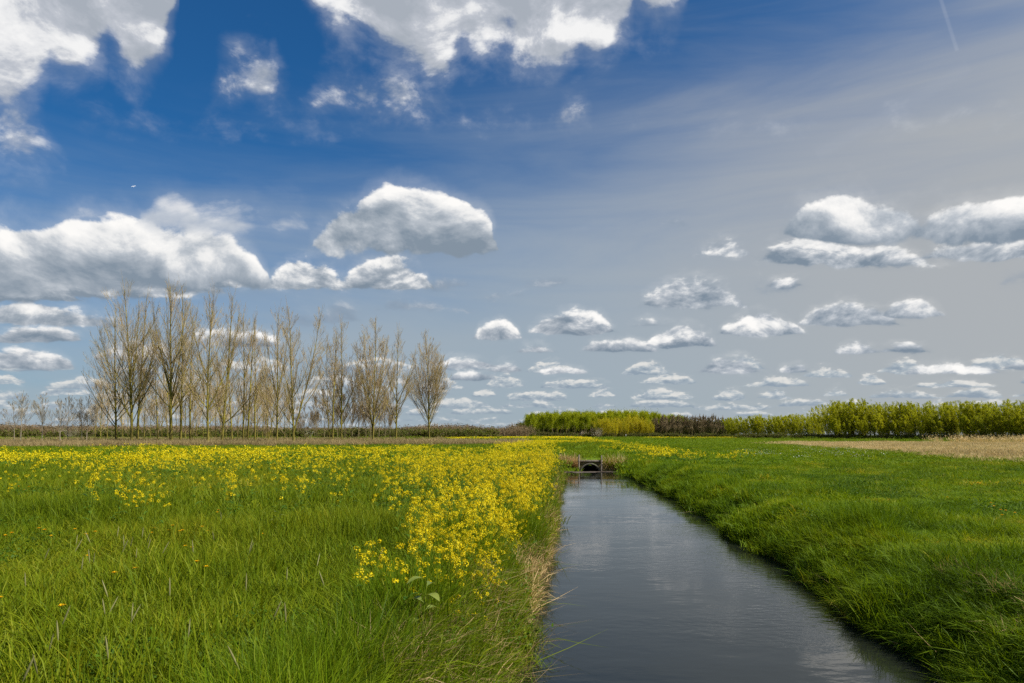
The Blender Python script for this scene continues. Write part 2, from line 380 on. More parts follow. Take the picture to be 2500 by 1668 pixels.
def build_sky():
    w = bpy.data.worlds.new('World'); SC.world = w; w.use_nodes = True
    nt = w.node_tree; nt.nodes.clear(); lk = nt.links.new
    out = nt.nodes.new('ShaderNodeOutputWorld'); bg = nt.nodes.new('ShaderNodeBackground')
    ST = .1
    EXP = 2 ** -.5      # the picture is exposed half a stop up
    bg.inputs[1].default_value = ST * EXP
    sky = nt.nodes.new('ShaderNodeTexSky'); sky.sky_type = 'NISHITA'; sky.sun_disc = False
    sky.sun_elevation = SUN_EL; sky.sun_rotation = SUN_AZ
    sky.air_density = 1.0; sky.dust_density = .6; sky.ozone_density = 2.5
    tc = nt.nodes.new('ShaderNodeTexCoord')
    nv = N(nt, 'ShaderNodeVectorMath', operation='NORMALIZE'); lk(tc.outputs['Generated'], nv.inputs[0])
    sp = nt.nodes.new('ShaderNodeSeparateXYZ'); lk(nv.outputs[0], sp.inputs[0])
    x, y, z = sp.outputs
    az = math_(nt, 'ARCTAN2', x, y)
    hh = math_(nt, 'SQRT', math_(nt, 'ADD', math_(nt, 'MULTIPLY', x, x), math_(nt, 'MULTIPLY', y, y)))
    E = math_(nt, 'DIVIDE', z, math_(nt, 'MAXIMUM', hh, 1e-3))
    A = math_(nt, 'PINGPONG', math_(nt, 'MULTIPLY_ADD', az, 2 / math.pi, .5), 1.)

    def noise(scale, sx, sy, seed, detail=10., rough=.60, da=0., dE=0., dist=0.):
        c = nt.nodes.new('ShaderNodeCombineXYZ')
        lk(math_(nt, 'MULTIPLY_ADD', az, sx, seed + da * sx), c.inputs[0]); lk(math_(nt, 'MULTIPLY_ADD', E, sy, dE * sy), c.inputs[1]); c.inputs[2].default_value = seed * 3.1
        n = N(nt, 'ShaderNodeTexNoise', i_Scale=scale, i_Detail=detail, i_Roughness=rough, i_Distortion=dist)
        lk(c.outputs[0], n.inputs['Vector'])
        return n.outputs[0], c.outputs[0]

    def sset(scale, sx, sy, seed, d):
        n1, v = noise(scale, sx, sy, seed, dist=.25); n2, _ = noise(scale, sx, sy, seed, da=d * .7, dE=d, dist=.25)
        vo = N(nt, 'ShaderNodeTexVoronoi', voronoi_dimensions='2D', i_Scale=scale * 1.6, i_Detail=2.5, i_Roughness=.55)
        lk(v, vo.inputs['Vector'])
        bil = math_(nt, 'MULTIPLY_ADD', vo.outputs['Distance'], -.20, .10)
        n3, _ = noise(scale * .8, sx, sy, seed, detail=3., da=d * 2.2, dE=d * 3.); n4, _ = noise(scale * .8, sx, sy, seed, detail=3.)
        return math_(nt, 'ADD', n1, bil), math_(nt, 'MULTIPLY_ADD', math_(nt, 'SUBTRACT', n1, n2), .75, math_(nt, 'MULTIPLY', math_(nt, 'SUBTRACT', n4, n3), .25)), n1

    SETS = {'A': sset(7., 1., 1.25, 2.3, .020), 'B': sset(15., 1., 1.6, 7.7, .010), 'C': sset(34., 1., 2.2, 4.4, .004), 'D': sset(12., 1., 1.2, 6.1, .012)}

    def mixc(f, a, b):
        m = N(nt, 'ShaderNodeMix', data_type='RGBA')
        for s, v in ((m.inputs[0], f), (m.inputs[6], a), (m.inputs[7], b)):
            if isinstance(v, (int, float)): s.default_value = v
            elif isinstance(v, tuple): s.default_value = (*v, 1)
            else: lk(v, s)
        return m.outputs[2]

    def sstep(v, a, b, lo=0., hi=1.):
        m = N(nt, 'ShaderNodeMapRange', interpolation_type='SMOOTHSTEP')
        lk(v, m.inputs[0])
        for i, k in enumerate((a, b, lo, hi)): m.inputs[i + 1].default_value = k
        return m.outputs[0]

    # clear blue, deepened as through a polariser, and the thin high veil that whitens it to the right and down
    tint = N(nt, 'ShaderNodeMix', data_type='RGBA', blend_type='MULTIPLY'); tint.inputs[0].default_value = 1
    lk(sky.outputs[0], tint.inputs[6]); tint.inputs[7].default_value = SKY_TINT
    st, _ = noise(2.0, 1., 6.5, 9.1, 7., .55, dist=.5)
    s = math_(nt, 'MULTIPLY_ADD', A, .78, 0.)
    s = math_(nt, 'ADD', s, math_(nt, 'MULTIPLY_ADD', E, -1.95, .74))
    s = math_(nt, 'MULTIPLY_ADD', st, .68, math_(nt, 'ADD', s, -.29))
    veil = sstep(s, -.02, .98, 0., .95)
    vc = mixc(sstep(E, .0, .45), (3.6, 4.3, 4.85), (3.3, 4.0, 4.85))
    vc = mixc(sstep(math_(nt, 'ADD', A, math_(nt, 'MULTIPLY', E, .4)),   .50, 1.0), vc, (4.35, 4.52, 4.62))
    col = mixc(veil, tint.outputs[2], vc)
    # two old contrails
    def line(x0, y0, x1, y1, wd, op, col):
        ax, ay = float(px_az(x0)), float(px_E(x0, y0)); bx, by = float(px_az(x1)), float(px_E(x1, y1))
        L = math.hypot(bx - ax, by - ay); dx, dy = (bx - ax) / L, (by - ay) / L
        u = math_(nt, 'ADD', math_(nt, 'MULTIPLY_ADD', az, dx, -ax * dx), math_(nt, 'MULTIPLY_ADD', E, dy, -ay * dy))
        v = math_(nt, 'ADD', math_(nt, 'MULTIPLY_ADD', az, -dy, ax * dy), math_(nt, 'MULTIPLY_ADD', E, dx, -ay * dx))
        v = math_(nt, 'ABSOLUTE', v)
        f = math_(nt, 'MULTIPLY', sstep(v, wd, wd * .2), sstep(math_(nt, 'ABSOLUTE', math_(nt, 'ADD', u, -L / 2)), L / 2, L / 2 - .004))
        f = math_(nt, 'MULTIPLY', f, math_(nt, 'MULTIPLY', st, op))
        return mixc(f, col, (5.6, 6.0, 6.8))
    col = line(2285, -40, 2338, 127, .0030, .30, col)
    col = line(2370, 160, 1990, 380, .013, .07, col)

    # rows of cumulus: each row has a top and a base outline along the azimuth
    K = 200
    gA = np.linspace(0, 1, K); gaz = (gA - .5) * math.pi / 2; gx = 1250 + FPX * np.tan(np.clip(gaz, -R(44.9), R(44.9)))

    def curve(vals):
        n = nt.nodes.new('ShaderNodeFloatCurve'); cm = n.mapping; c = cm.curves[0]
        c.points[0].location = (0, float(vals[0])); c.points[1].location = (1, float(vals[-1]))
        for a, v in zip(gA[1:-1], vals[1:-1]): c.points.new(float(a), float(v))
        for p in c.points: p.handle_type = 'VECTOR'
        cm.update(); lk(A, n.inputs[1])
        return n.outputs[0]

    def row(clouds, key, amp, soft, col, split=True, **kw):
        groups = []
        for c in (sorted(clouds, key=lambda c: c[3]) if split else []):
            for g in groups:
                if all(abs(c[0] - q[0]) > (c[1] + q[1]) * 1.02 + 12 or abs(c[3] - q[3]) < 14 for q in g): g.append(c); break
            else: groups.append([c])
        for g in (groups[::-1] if split else [clouds]): col = row_(g, key, amp, soft, col, **kw)
        return col

    def row_(clouds, key, amp, soft, col, lo=(2.1, 2.7, 3.4), mid=(4.9, 5.3, 5.8), hi=(9.9, 9.75, 9.5), tw=.8, kb=1.6, k=5., op=1., l0=.12, pw=.72, inv=False, grow=.17, mist=.28):
        top = np.full(K, -9.); bot = np.full(K, -9.); best = np.full(K, -9.)
        for (cx, hw, yt, yb) in clouds:
            u = (gx - cx) / hw; v = 1 - u * u
            hgt = np.maximum(np.sign(v) * np.abs(v) ** pw, -1.2)
            if inv: t = px_E(gx, np.full(K, yt + 0.)); b = px_E(gx, yt + (yb - yt) * hgt)
            else: t = px_E(gx, yb + (yt - yb) * hgt); b = px_E(gx, np.full(K, yb + 0.) + (yt - yb) * .14 * (1 - hgt))
            lead = hgt > best; both = (hgt > 0) & (best > 0)
            top = np.where(both, np.maximum(top, t), np.where(lead, t, top)); bot = np.where(both, np.minimum(bot, b), np.where(lead, b, bot))
            best = np.maximum(best, hgt)
        t = curve(np.clip(top, -.2, 1.6)); b = curve(np.clip(bot, -.2, 1.6))
        nz, lt, nn = SETS[key]
        D = math_(nt, 'MINIMUM', math_(nt, 'SUBTRACT', t, E), math_(nt, 'MULTIPLY', math_(nt, 'SUBTRACT', E, b), kb))
        D = math_(nt, 'MULTIPLY_ADD', math_(nt, 'ADD', nz, -.5 + grow), amp * 2.9, D)
        fine = SETS[{'A': 'D', 'D': 'B', 'B': 'C', 'C': 'C'}[key]][2]
        D = math_(nt, 'MULTIPLY_ADD', math_(nt, 'ADD', fine, -.5), amp * 1.1, D)
        al = math_(nt, 'MAXIMUM', sstep(D, 0., soft * 1.35, 0., op), sstep(D, -amp * .85, soft * 2 + amp * .5, 0., op * mist))
        T = math_(nt, 'DIVIDE', math_(nt, 'SUBTRACT', E, b), math_(nt, 'MAXIMUM', math_(nt, 'SUBTRACT', t, b), amp * 1.2), clamp=True)
        # thin rims are bright, thick middles are grey, bases are grey-blue
        Lm = math_(nt, 'MULTIPLY_ADD', T, tw, l0)
        Lm = math_(nt, 'MULTIPLY_ADD', lt, k, Lm)
        Lm = math_(nt, 'MULTIPLY_ADD', math_(nt, 'ADD', nn, -.5), .40, Lm)
        Lm = math_(nt, 'MULTIPLY_ADD', math_(nt, 'ADD', fine, -.5), .12, Lm)
        Lm = math_(nt, 'MULTIPLY_ADD', Lm, .62, .20)
        c = ramp(nt, Lm, [(.06, tuple(v / 12 for v in lo)), (.34, tuple((v + w) / 24 for v, w in zip(lo, mid))), (.52, tuple(v / 12 for v in mid)), (.74, tuple((v + 2 * w) / 36 for v, w in zip(mid, hi))), (.98, tuple(v / 12 for v in hi))], 'LINEAR')
        sc = N(nt, 'ShaderNodeVectorMath', operation='SCALE'); lk(c, sc.inputs[0]); sc.inputs['Scale'].default_value = 12.
        return mixc(al, col, sc.outputs[0])

    rg = np.random.default_rng(5)
    def scatter_row(y, jy, h, wmin, wmax, gap, x0=-250, x1=2750):
        L = []; x = x0
        while x < x1:
            wd = rg.uniform(wmin, wmax); yy = y + rg.uniform(-jy, jy); hh_ = h * rg.uniform(.6, 1.3)
            L.append((x + wd, wd, yy - hh_, yy)); x += 2 * wd + rg.uniform(.1, 1) * gap
        return L
    far = dict(lo=(2.7, 3.4, 4.2), mid=(4.4, 5.0, 5.5), hi=(7.9, 7.8, 7.5), tw=.85, kb=2.6, l0=.1, grow=.2)
    for (yy, jy, h, a, b_, gp, op) in ((1044, 3, 8, 30, 110, 40, .6), (1030, 4, 10, 28, 90, 50, .7), (1014, 6, 13, 28, 95, 60, .8), (996, 6, 16, 28, 90, 70, .85),
                                      (972, 8, 20, 30, 95, 80, .9), (945, 9, 24, 35, 100, 120, .9), (912, 10, 28, 40, 115, 190, .9)):
        col = row(scatter_row(yy, jy, h, a, b_, gp), 'C', .0062, .0032, col, op=op, k=5.2, **far)
    col = row([(1215, 62, 780, 832), (1400, 118, 758, 820), (1510, 95, 822, 862), (1310, 50, 842, 862), (1665, 90, 788, 852), (1860, 110, 765, 822), (2070, 130, 738, 800), (2230, 82, 724, 778),
               (2090, 60, 830, 868), (1780, 90, 872, 915), (1940, 40, 890, 912), (2330, 120, 880, 915), (2480, 40, 880, 905), (1370, 70, 885, 915), (1590, 60, 780, 800), (1130, 90, 870, 900), (1230, 50, 885, 910), (2200, 70, 840, 862), (1160, 60, 905, 930), (60, 130, 845, 905), (90, 120, 785, 840), (330, 110, 830, 880), (560, 140, 800, 850)],
              'B', .0115, .0058, col, k=5.2, grow=.10, tw=.9, kb=2.6, l0=.06)
    # thin grey scraps
    col = row([(1100, 90, 665, 715), (1020, 130, 720, 768), (1310, 110, 655, 705), (1240, 80, 700, 735), (1560, 60, 560, 590), (1640, 45, 525, 555), (1900, 80, 680, 715), (820, 70, 735, 800), (720, 90, 755, 800), (2490, 50, 640, 700)],
              'B', .024, .020, col, grow=.06, lo=(2.3, 3.0, 3.9), mid=(3.0, 3.6, 4.4), hi=(5.6, 5.9, 6.3), tw=.6, op=.75, l0=.1)
    # middle cumulus
    col = row([(1690, 132, 682, 756), (1925, 60, 672, 705), (60, 190, 730, 800), (190, 120, 770, 800), (740, 95, 632, 710), (945, 115, 626, 712), (2150, 130, 600, 655), (1985, 150, 580, 648), (1765, 75, 592, 628), (2420, 190, 575, 640)],
              'B', .017, .0075, col, grow=.12, k=5.2, kb=2.2, tw=.85, l0=.08)
    col = row([(10, 190, 672, 742), (250, 300, 600, 728), (480, 160, 590, 700)], 'B', .018, .008, col, k=6., kb=2.2, tw=.7, l0=-.02)
    col = row([(985, 232, 478, 622), (2090, 190, 484, 592), (2450, 240, 502, 598), (60, 250, 552, 712), (230, 230, 522, 712), (480, 180, 562, 708)],
              'A', .030, .0085, col, k=5.2, kb=1.5, tw=1.05, l0=-.10, pw=.55, mid=(5.2, 5.6, 6.1), lo=(2.3, 2.9, 3.6))
    col = row([(205, 50, 497, 545), (410, 80, 480, 555), (560, 150, 505, 575), (690, 75, 512, 570)], 'A', .030, .022, col, lo=(4.6, 5.1, 5.9), mid=(5.8, 6.2, 6.8), hi=(8.2, 8.2, 8.3), tw=.5, op=.9, l0=.2)
    # high scraps and the two big clouds overhead, seen from below
    pale = dict(lo=(3.9, 4.3, 4.9), mid=(5.2, 5.5, 6.1), hi=(9.0, 9.0, 9.0), k=8., l0=.42, kb=1.2)
    col = row([(30, 105, 270, 392), (612, 88, 145, 255), (845, 80, 175, 268), (935, 75, 190, 262), (1020, 60, 215, 278), (1405, 30, 245, 285)], 'D', .050, .050, col, mist=.45, tw=.1, op=.92, grow=.15, **pale)
    col = row([(30, 130, -300, 252), (180, 150, -300, 175), (340, 110, -300, 185), (900, 190, -300, 70), (985, 150, -300, 150), (1060, 90, -300, 180), (1200, 220, -300, 105), (1330, 150, -300, 160), (1460, 120, -300, 130), (1590, 110, -300, 40)],
              'A', .062, .034, col, mist=.55, tw=-.45, split=False, inv=True, pw=.42, **pale)
    # below the horizon: plain dull ground light
    col = mixc(sstep(E, -.02, -.005), (.6, .8, .3), col)
    lk(col, bg.inputs[0]); lk(bg.outputs[0], out.inputs[0])
    w.cycles.sampling_method = 'NONE'


SKY_TINT = (.17, .59, .93, 1)


def build_light():
    ld = bpy.data.lights.new('sun', 'SUN'); ld.energy = 5.0; ld.angle = R(.53); ld.color = (1, .955, .88)
    lo = bpy.data.objects.new('sun', ld); COL.objects.link(lo)
    d = Vector((math.sin(SUN_AZ) * math.cos(SUN_EL), math.cos(SUN_AZ) * math.cos(SUN_EL), math.sin(SUN_EL)))
    lo.rotation_euler = d.to_track_quat('Z', 'Y').to_euler(); lo.location = d * 50


def build_camera():
    cd = bpy.data.cameras.new('camera'); cd.lens = 24.0; cd.sensor_width = 36.0; cd.sensor_fit = 'HORIZONTAL'
    cd.shift_y = (HZ - 834) / 2500; cd.clip_end = 30000; cd.clip_start = .05
    co = bpy.data.objects.new('camera', cd); COL.objects.link(co)
    co.location = (0, 0, CAMZ); co.rotation_euler = (R(90), 0, 0)
    SC.camera = co


def settings():
    SC.render.engine = 'CYCLES'
    SC.view_settings.view_transform = 'Standard'; SC.view_settings.look = 'None'; SC.view_settings.gamma = 1
    SC.view_settings.exposure = 0.5
    c = SC.cycles
    c.max_bounces = 6; c.diffuse_bounces = 3; c.glossy_bounces = 3; c.transmission_bounces = 4; c.transparent_max_bounces = 4
    c.sample_clamp_indirect = 4; c.sample_clamp_direct = 10; c.caustics_reflective = False; c.caustics_refractive = False
    c.use_denoising = False
    SC.render.film_transparent = False


# ---------------------------------------------------------------- scattering of uncountable plants
def gn_scatter(name, protos, pts, rot, scl, idx, label, cat, shear=None):
    """ONE object: a point cloud mesh whose points carry an instance of one of the proto meshes"""
    co = bpy.data.collections.new(name + '_kinds')
    for i, me in enumerate(protos): co.objects.link(bpy.data.objects.new('%s_kind_%02d' % (name, i), me))
    me = bpy.data.meshes.new(name)
    me.vertices.add(len(pts)); me.vertices.foreach_set('co', np.asarray(pts, np.float32).ravel())
    for nm, ty, v in (('rot', 'FLOAT_VECTOR', rot), ('scl', 'FLOAT_VECTOR', scl)):
        a = me.attributes.new(nm, ty, 'POINT'); a.data.foreach_set('vector', np.asarray(v, np.float32).ravel())
    a = me.attributes.new('idx', 'INT', 'POINT'); a.data.foreach_set('value', np.asarray(idx, np.int32))
    o = obj(name, me)
    ng = bpy.data.node_groups.new(name + '_scatter', 'GeometryNodeTree')
    ng.interface.new_socket('Geometry', in_out='INPUT', socket_type='NodeSocketGeometry')
    ng.interface.new_socket('Geometry', in_out='OUTPUT', socket_type='NodeSocketGeometry')
    gi = ng.nodes.new('NodeGroupInput'); go = ng.nodes.new('NodeGroupOutput')
    ip = ng.nodes.new('GeometryNodeInstanceOnPoints'); ci = ng.nodes.new('GeometryNodeCollectionInfo')
    ci.inputs['Collection'].default_value = co; ci.inputs['Separate Children'].default_value = True; ci.inputs['Reset Children'].default_value = True
    def attr(nm, ty):
        n = ng.nodes.new('GeometryNodeInputNamedAttribute'); n.data_type = ty; n.inputs['Name'].default_value = nm
        return n.outputs['Attribute']
    e = ng.nodes.new('FunctionNodeEulerToRotation')
    lk = ng.links.new
    lk(attr('rot', 'FLOAT_VECTOR'), e.inputs[0]); lk(e.outputs[0], ip.inputs['Rotation'])
    lk(attr('scl', 'FLOAT_VECTOR'), ip.inputs['Scale']); lk(attr('idx', 'INT'), ip.inputs['Instance Index'])
    ip.inputs['Pick Instance'].default_value = True
    lk(gi.outputs[0], ip.inputs['Points']); lk(ci.outputs[0], ip.inputs['Instance']); lk(ip.outputs[0], go.inputs[0])
    md = o.modifiers.new('scatter', 'NODES'); md.node_group = ng
    tag(o, label, cat, kind='stuff')
    return o


def wedge(n, y0, y1, k, pad, rng):
    """n points spread evenly over the part of the ground seen between two distances"""
    out = []
    while sum(len(o) for o in out) < n:
        y = y0 + (y1 - y0) * rng.random(4 * n + 50); x = (2 * rng.random(len(y)) - 1) * (k * y1 + pad)
        ok = np.abs(x) < k * y + pad
        out.append(np.stack([x[ok], y[ok]], 1))
    return np.concatenate(out)[:n]


def in_poly(x, y, poly):
    c = np.zeros(len(x), bool); p = np.asarray(poly, float); j = len(p) - 1
    for i in range(len(p)):
        m = (p[i, 1] > y) != (p[j, 1] > y)
        with np.errstate(divide='ignore', invalid='ignore'):
            t = (p[j, 0] - p[i, 0]) * (y - p[i, 1]) / (p[j, 1] - p[i, 1]) + p[i, 0]
        c ^= m & (x < t); j = i
    return c


REED_FIELD = [(46, 128), (40, 88), (34, 60), (29.5, 40), (29, 30), (60, 30), (140, 150), (56, 150)]


def place(P, rng, s, sz=None, tilt=.1):
    n = len(P)
    z = ground_z(P[:, 0], P[:, 1])
    pts = np.column_stack([P, z - .01])
    rot = np.column_stack([rng.normal(0, tilt, n), rng.normal(0, tilt, n), rng.random(n) * 6.283])
    a = s[0] + (s[1] - s[0]) * rng.random(n)
    scl = np.column_stack([a, a, a * (1 if sz is None else sz)])
    return pts, rot, scl


def hnoise(x, y, f, seed):
    """smooth lumps in [0,1] for growth that varies over the meadow"""
    r = np.random.default_rng(seed); v = np.zeros(len(x))
    for k in range(6):
        a = r.random() * 6.28; ff = f * (.6 + 1.2 * r.random())
        v += np.sin((x * math.cos(a) + y * math.sin(a)) * ff + r.random() * 6.28)
    return np.clip(.5 + v / 6.5, 0, 1)


def patch(n, rad, h, w, lean, bend, seed, mat, bias=(0, 0), k=4, name='tuft'):
    rng = np.random.default_rng(seed)
    V, F, t = blades(n, rad, h, w, lean, bend, rng, bias, k=k)
    return mesh_arr(name, V, F, mat, tone=t)


def build_grass():
    rng = np.random.default_rng(11)
    # --- left and right meadow, near to far
    def field(name, y0, y1, n, protos, s, label, seed, hz=(.55, 1.5), f=1.2, k=.82, pad=1.2, keep=None):
        r = np.random.default_rng(seed)
        P = wedge(n, y0, y1, k, pad, r)
        ok = on_land(P[:, 0], P[:, 1], .02) & ~in_poly(P[:, 0], P[:, 1], REED_FIELD)
        if keep is not None: ok &= keep(P[:, 0], P[:, 1])
        P = P[ok]
        hh = hz[0] + (hz[1] - hz[0]) * hnoise(P[:, 0], P[:, 1], f, seed) ** 1.4
        right = P[:, 0] > xr(P[:, 1])
        hh = np.where(right & (P[:, 1] > 4), hh * .55 * (.55 + .95 * hnoise(P[:, 0], P[:, 1], 2.6, seed + 50) ** 1.5), hh)
        near = (P[:, 0] - xr(P[:, 1])); hh = np.where(right & (near < 1.5), hh * 1.25, hh)
        pts, rot, scl = place(P, r, s, hh)
        right = right.astype(int)
        # the last two kinds are the deeper green sward that grows on the right-hand side of the ditch
        nk = len(protos) // 2
        idx = r.integers(0, nk, len(P)); idx = np.where((right == 1) & (r.random(len(P)) < np.clip(1.15 - near / 26, .25, .95)), idx + nk, idx)
        gn_scatter(name, protos, pts, rot, scl, idx, label, 'grass')
    mk = lambda n, rad, h, w, le, be, sd, k=4, mats=('grass', 'lush'): [patch(n, rad, h, w, le, be, sd + i, M[mats[i // 3]], bias=((.0, 0) if i < 3 else (-.07, .02)), k=k) for i in range(6)]
    field('near_grass', 2.2, 13.5, 2900, mk(200, .30, (.10, .40), .0080, .45, .7, 100), (.8, 1.25), 'tall green meadow grass in the foreground of both banks', 21, hz=(.5, 1.35), f=1.5)
    field('middle_grass', 12.5, 38, 6600, mk(210, .52, (.10, .34), .012, .5, .7, 200), (.8, 1.3), 'green meadow grass in the middle distance', 22, hz=(.5, 1.3), f=1.0)
    field('distant_grass', 36, 118, 13500, mk(220, 1.25, (.10, .30), .030, .5, .6, 300, 3, ('grass_far', 'lush')), (.8, 1.3), 'short green sward of the distant meadow', 23, hz=(.6, 1.3), f=.5, pad=4)
    field('farthest_grass', 112, 420, 14000, mk(200, 4.2, (.12, .34), .10, .5, .6, 400, 3, ('grass_far', 'grass_far')), (.8, 1.3), 'green sward below the far woods', 24, hz=(.6, 1.3), f=.12, pad=10)
    # --- long grass of the right bank, hanging over the water
    def strip(name, n, y0, y1, off, protos, s, label, cat, seed, side, hz=None, pw=1., dens=None, tilt=.16, zoff=0.):
        r = np.random.default_rng(seed)
        y = y0 * (y1 / y0) ** (r.random(n) ** pw) if y0 > 0 else y0 + (y1 - y0) * r.random(n)
        d = off[0] + (off[1] - off[0]) * r.random(n)
        x = xr(y) + d if side > 0 else xl(y) - d
        if dens is not None:
            ok = r.random(n) < dens(x, y, d); x, y, d = x[ok], y[ok], d[ok]
        pts, rot, scl = place(np.stack([x, y], 1), r, s, None if hz is None else hz[0] + (hz[1] - hz[0]) * hnoise(x, y, 1.7, seed) ** 1.5, tilt)
        pts[:, 2] = np.maximum(pts[:, 2], WZ - .12) + zoff
        if side > 0: rot[:, 1] -= .10
        return gn_scatter(name, protos, pts, rot, scl, r.integers(0, len(protos), len(pts)), label, cat)
    lush = [patch(150, .22, (.16, .50), .0095, .6, 1.0, 500 + i, M['lush'], bias=(-.07, 0)) for i in range(4)]
    lush2 = [patch(150, .40, (.14, .42), .017, .6, 1.0, 520 + i, M['lush'], bias=(-.07, 0)) for i in range(4)]
    strip('bank_grass', 2300, 2.5, 16, (-.02, 1.35), lush, (.60, 1.0), 'long dark green grass leaning off the sloping bank right of the ditch', 'grass', 31, 1, (.4, 1.5))
    strip('bank_grass_beyond', 1900, 14, 46, (-.02, 1.3), lush2, (.60, 1.0), 'long dark green grass on the bank right of the ditch, further off', 'grass', 32, 1, (.4, 1.5))
    left = [patch(130, .20, (.22, .62), .0075, .45, .8, 540 + i, M['grass' if i < 2 else 'lush'], bias=(.04, 0)) for i in range(4)]
    left2 = [patch(130, .40, (.20, .50), .015, .45, .8, 560 + i, M['grass' if i < 2 else 'lush'], bias=(.04, 0)) for i in range(4)]
    strip('waterside_grass', 1150, 3.0, 15, (-.02, .9), left, (.8, 1.2), 'tall grass along the water on the flowering bank', 'grass', 33, -1, (.7, 1.3))
    strip('waterside_grass_beyond', 900, 14, 46, (-.02, .8), left2, (.6, .95), 'tall grass along the water on the flowering bank, further off', 'grass', 34, -1, (.7, 1.3))
    # banks of the second ditch beyond the earth dam
    far = [patch(120, .8, (.2, .6), .03, .45, .8, 580 + i, M['lush'], k=3) for i in range(3)]
    strip('far_bank_grass', 420, 69, 113, (-.05, 2.), far, (.8, 1.3), 'dark grass on one bank of the far ditch', 'grass', 35, -1)
    strip('far_bank_grass_opposite', 420, 69, 113, (-.05, 2.), far, (.8, 1.3), 'dark grass on the other bank of the far ditch', 'grass', 36, 1)
    # straw and dead stalks along the left water's edge
    straw = [patch(90, .20, (.14, .46), .0062, .7, 1.1, 600 + i, M['straw'], bias=(.02, 0)) for i in range(4)]
    strip('dead_straw', 430, 4.3, 10, (-.02, .62), straw, (.7, 1.15), 'pale dead straw tangled along the left water edge', 'straw', 37, -1,
          dens=lambda x, y, d: np.clip(1.4 - (y - 4) * .22, .12, 1) * np.clip(1.2 - np.abs(d - .25) * 1.1, .2, 1))
    strip('dead_straw_beyond', 330, 9, 46, (-.05, .20), [patch(80, .3, (.12, .5), .012, .7, 1.1, 620 + i, M['straw'], bias=(.02, 0)) for i in range(3)], (.7, 1.1),
          'brown dead stalks along the left water edge, further off', 'straw', 38, -1)
    strip('dead_straw_opposite', 90, 3.6, 16, (.25, 1.1), straw, (.5, .9), 'scattered straw in the dark bank grass right of the ditch', 'straw', 39, 1, dens=lambda x, y, d: hnoise(x, y, 1.5, 9) > .55)
    # dead blades standing and floating in the shallows
    sed = [patch(9, .10, (.10, .38), .0075, 1.1, 1.6, 640 + i, M['lush' if i < 3 else 'straw']) for i in range(5)]
    strip('water_sedge', 430, 3.4, 15, (-.42, .02), sed, (.7, 1.3), 'thin dark sedge blades standing in the shallows at the left water edge', 'sedge', 40, -1,
          dens=lambda x, y, d: np.clip(1.0 - np.abs(d) * 2.2, .05, 1) * np.clip(1.3 - (y - 3) * .08, .2, 1), tilt=.35, zoff=.1)
    strip('water_sedge_opposite', 130, 3.4, 22, (-.30, .02), sed, (.6, 1.1), 'sparse sedge blades in the shallows at the right water edge', 'sedge', 41, 1,
          dens=lambda x, y, d: np.clip(1.0 - np.abs(d) * 3, .05, 1), tilt=.35, zoff=.1)
    # --- tan field of dead reed on the right
    r = np.random.default_rng(51)
    n = 14000; y = 30 + 122 * r.random(n) ** 1.2; x = 25 + 115 * r.random(n)
    ok = in_poly(x + r.normal(0, .8, n), y + r.normal(0, 1.5, n), REED_FIELD); P = np.stack([x[ok], y[ok]], 1)
    protos = [patch(120, .9, (.18, .55), .022, .35, .5, 660 + i, M['tan'], bias=(-.12, 0), k=3) for i in range(4)]
    pts, rot, scl = place(P, r, (.8, 1.2), .45 + .35 * hnoise(P[:, 0], P[:, 1], .3, 4))
    gn_scatter('reed_field', protos, pts, rot, scl, r.integers(0, 4, len(P)), 'tan field of dry dead reed in front of the willow thicket', 'reeds')
    # tall feathery reeds along its back edge
    n = 330; x = 84 + 76 * r.random(n); y = 118 + .40 * (x - 60) + 14 * r.random(n)
    rp = []
    for i in range(3):
        q = np.random.default_rng(680 + i); V, F, t = blades(26, 1.0, (1.2, 2.4), .035, .25, .35, q, bias=(-.28, 0), k=4)
        g = Geo().add(V, F, 0, t); tip = V.reshape(26, 4, 2, 3)[:, 3].mean(1)
        V2, F2, t2 = quads(tip + q.normal(0, .03, tip.shape), .22, q); g.add(V2, F2, 0, t2)
        rp.append(g.mesh('reed_tuft', [M['tan']]))
    pts, rot, scl = place(np.stack([x, y], 1), r, (.45, .8), None, .05); rot[:, 2] *= .08
    gn_scatter('tall_reeds', rp, pts, rot, scl, r.integers(0, 3, n), 'tall feathery reeds bending in the wind at the foot of the willows', 'reeds')
    # --- pale dry grass at the feet of the bare poplars
    n = 8200; x = -105 + 108 * r.random(n); y = 88 + 58 * r.random(n) ** 1.5 + np.clip((x + 40) * .42, -4, 26)
    ok = r.random(n) < .25 + .9 * hnoise(x, y, .25, 12)
    P = np.stack([x[ok], y[ok]], 1)
    pr = [patch(110, .9, (.25, .95), .028, .4, .6, 700 + i, M['rough'], k=3) for i in range(4)]
    pts, rot, scl = place(P, r, (.75, 1.3), None)
    gn_scatter('dry_grass', pr, pts, rot, scl, r.integers(0, 4, len(P)), 'pale dry grass at the feet of the bare poplars', 'dry grass')
    n = 5200; y = 105 + 130 * r.random(n) ** 1.2; px = -250 + 1330 * r.random(n); x = (px - 1250) / FPX * y
    P = np.stack([x, y], 1); pts, rot, scl = place(P, r, (1.3, 2.2), .62)
    gn_scatter('rough_grass', pr, pts, rot, scl, r.integers(0, 4, n), 'brownish rough grass under and behind the bare poplars', 'rough grass')
    # pale seed heads sprinkled on the right meadow
    g = [mesh_arr('seed_heads', *(lambda q: (q[0], q[1], M['white'], None, q[2]))(quads(np.column_stack([np.random.default_rng(5 + i).normal(0, .5, (14, 2)), .22 + .12 * np.random.default_rng(5 + i).random(14)]),   .042, np.random.default_rng(i)))) for i in range(3)]
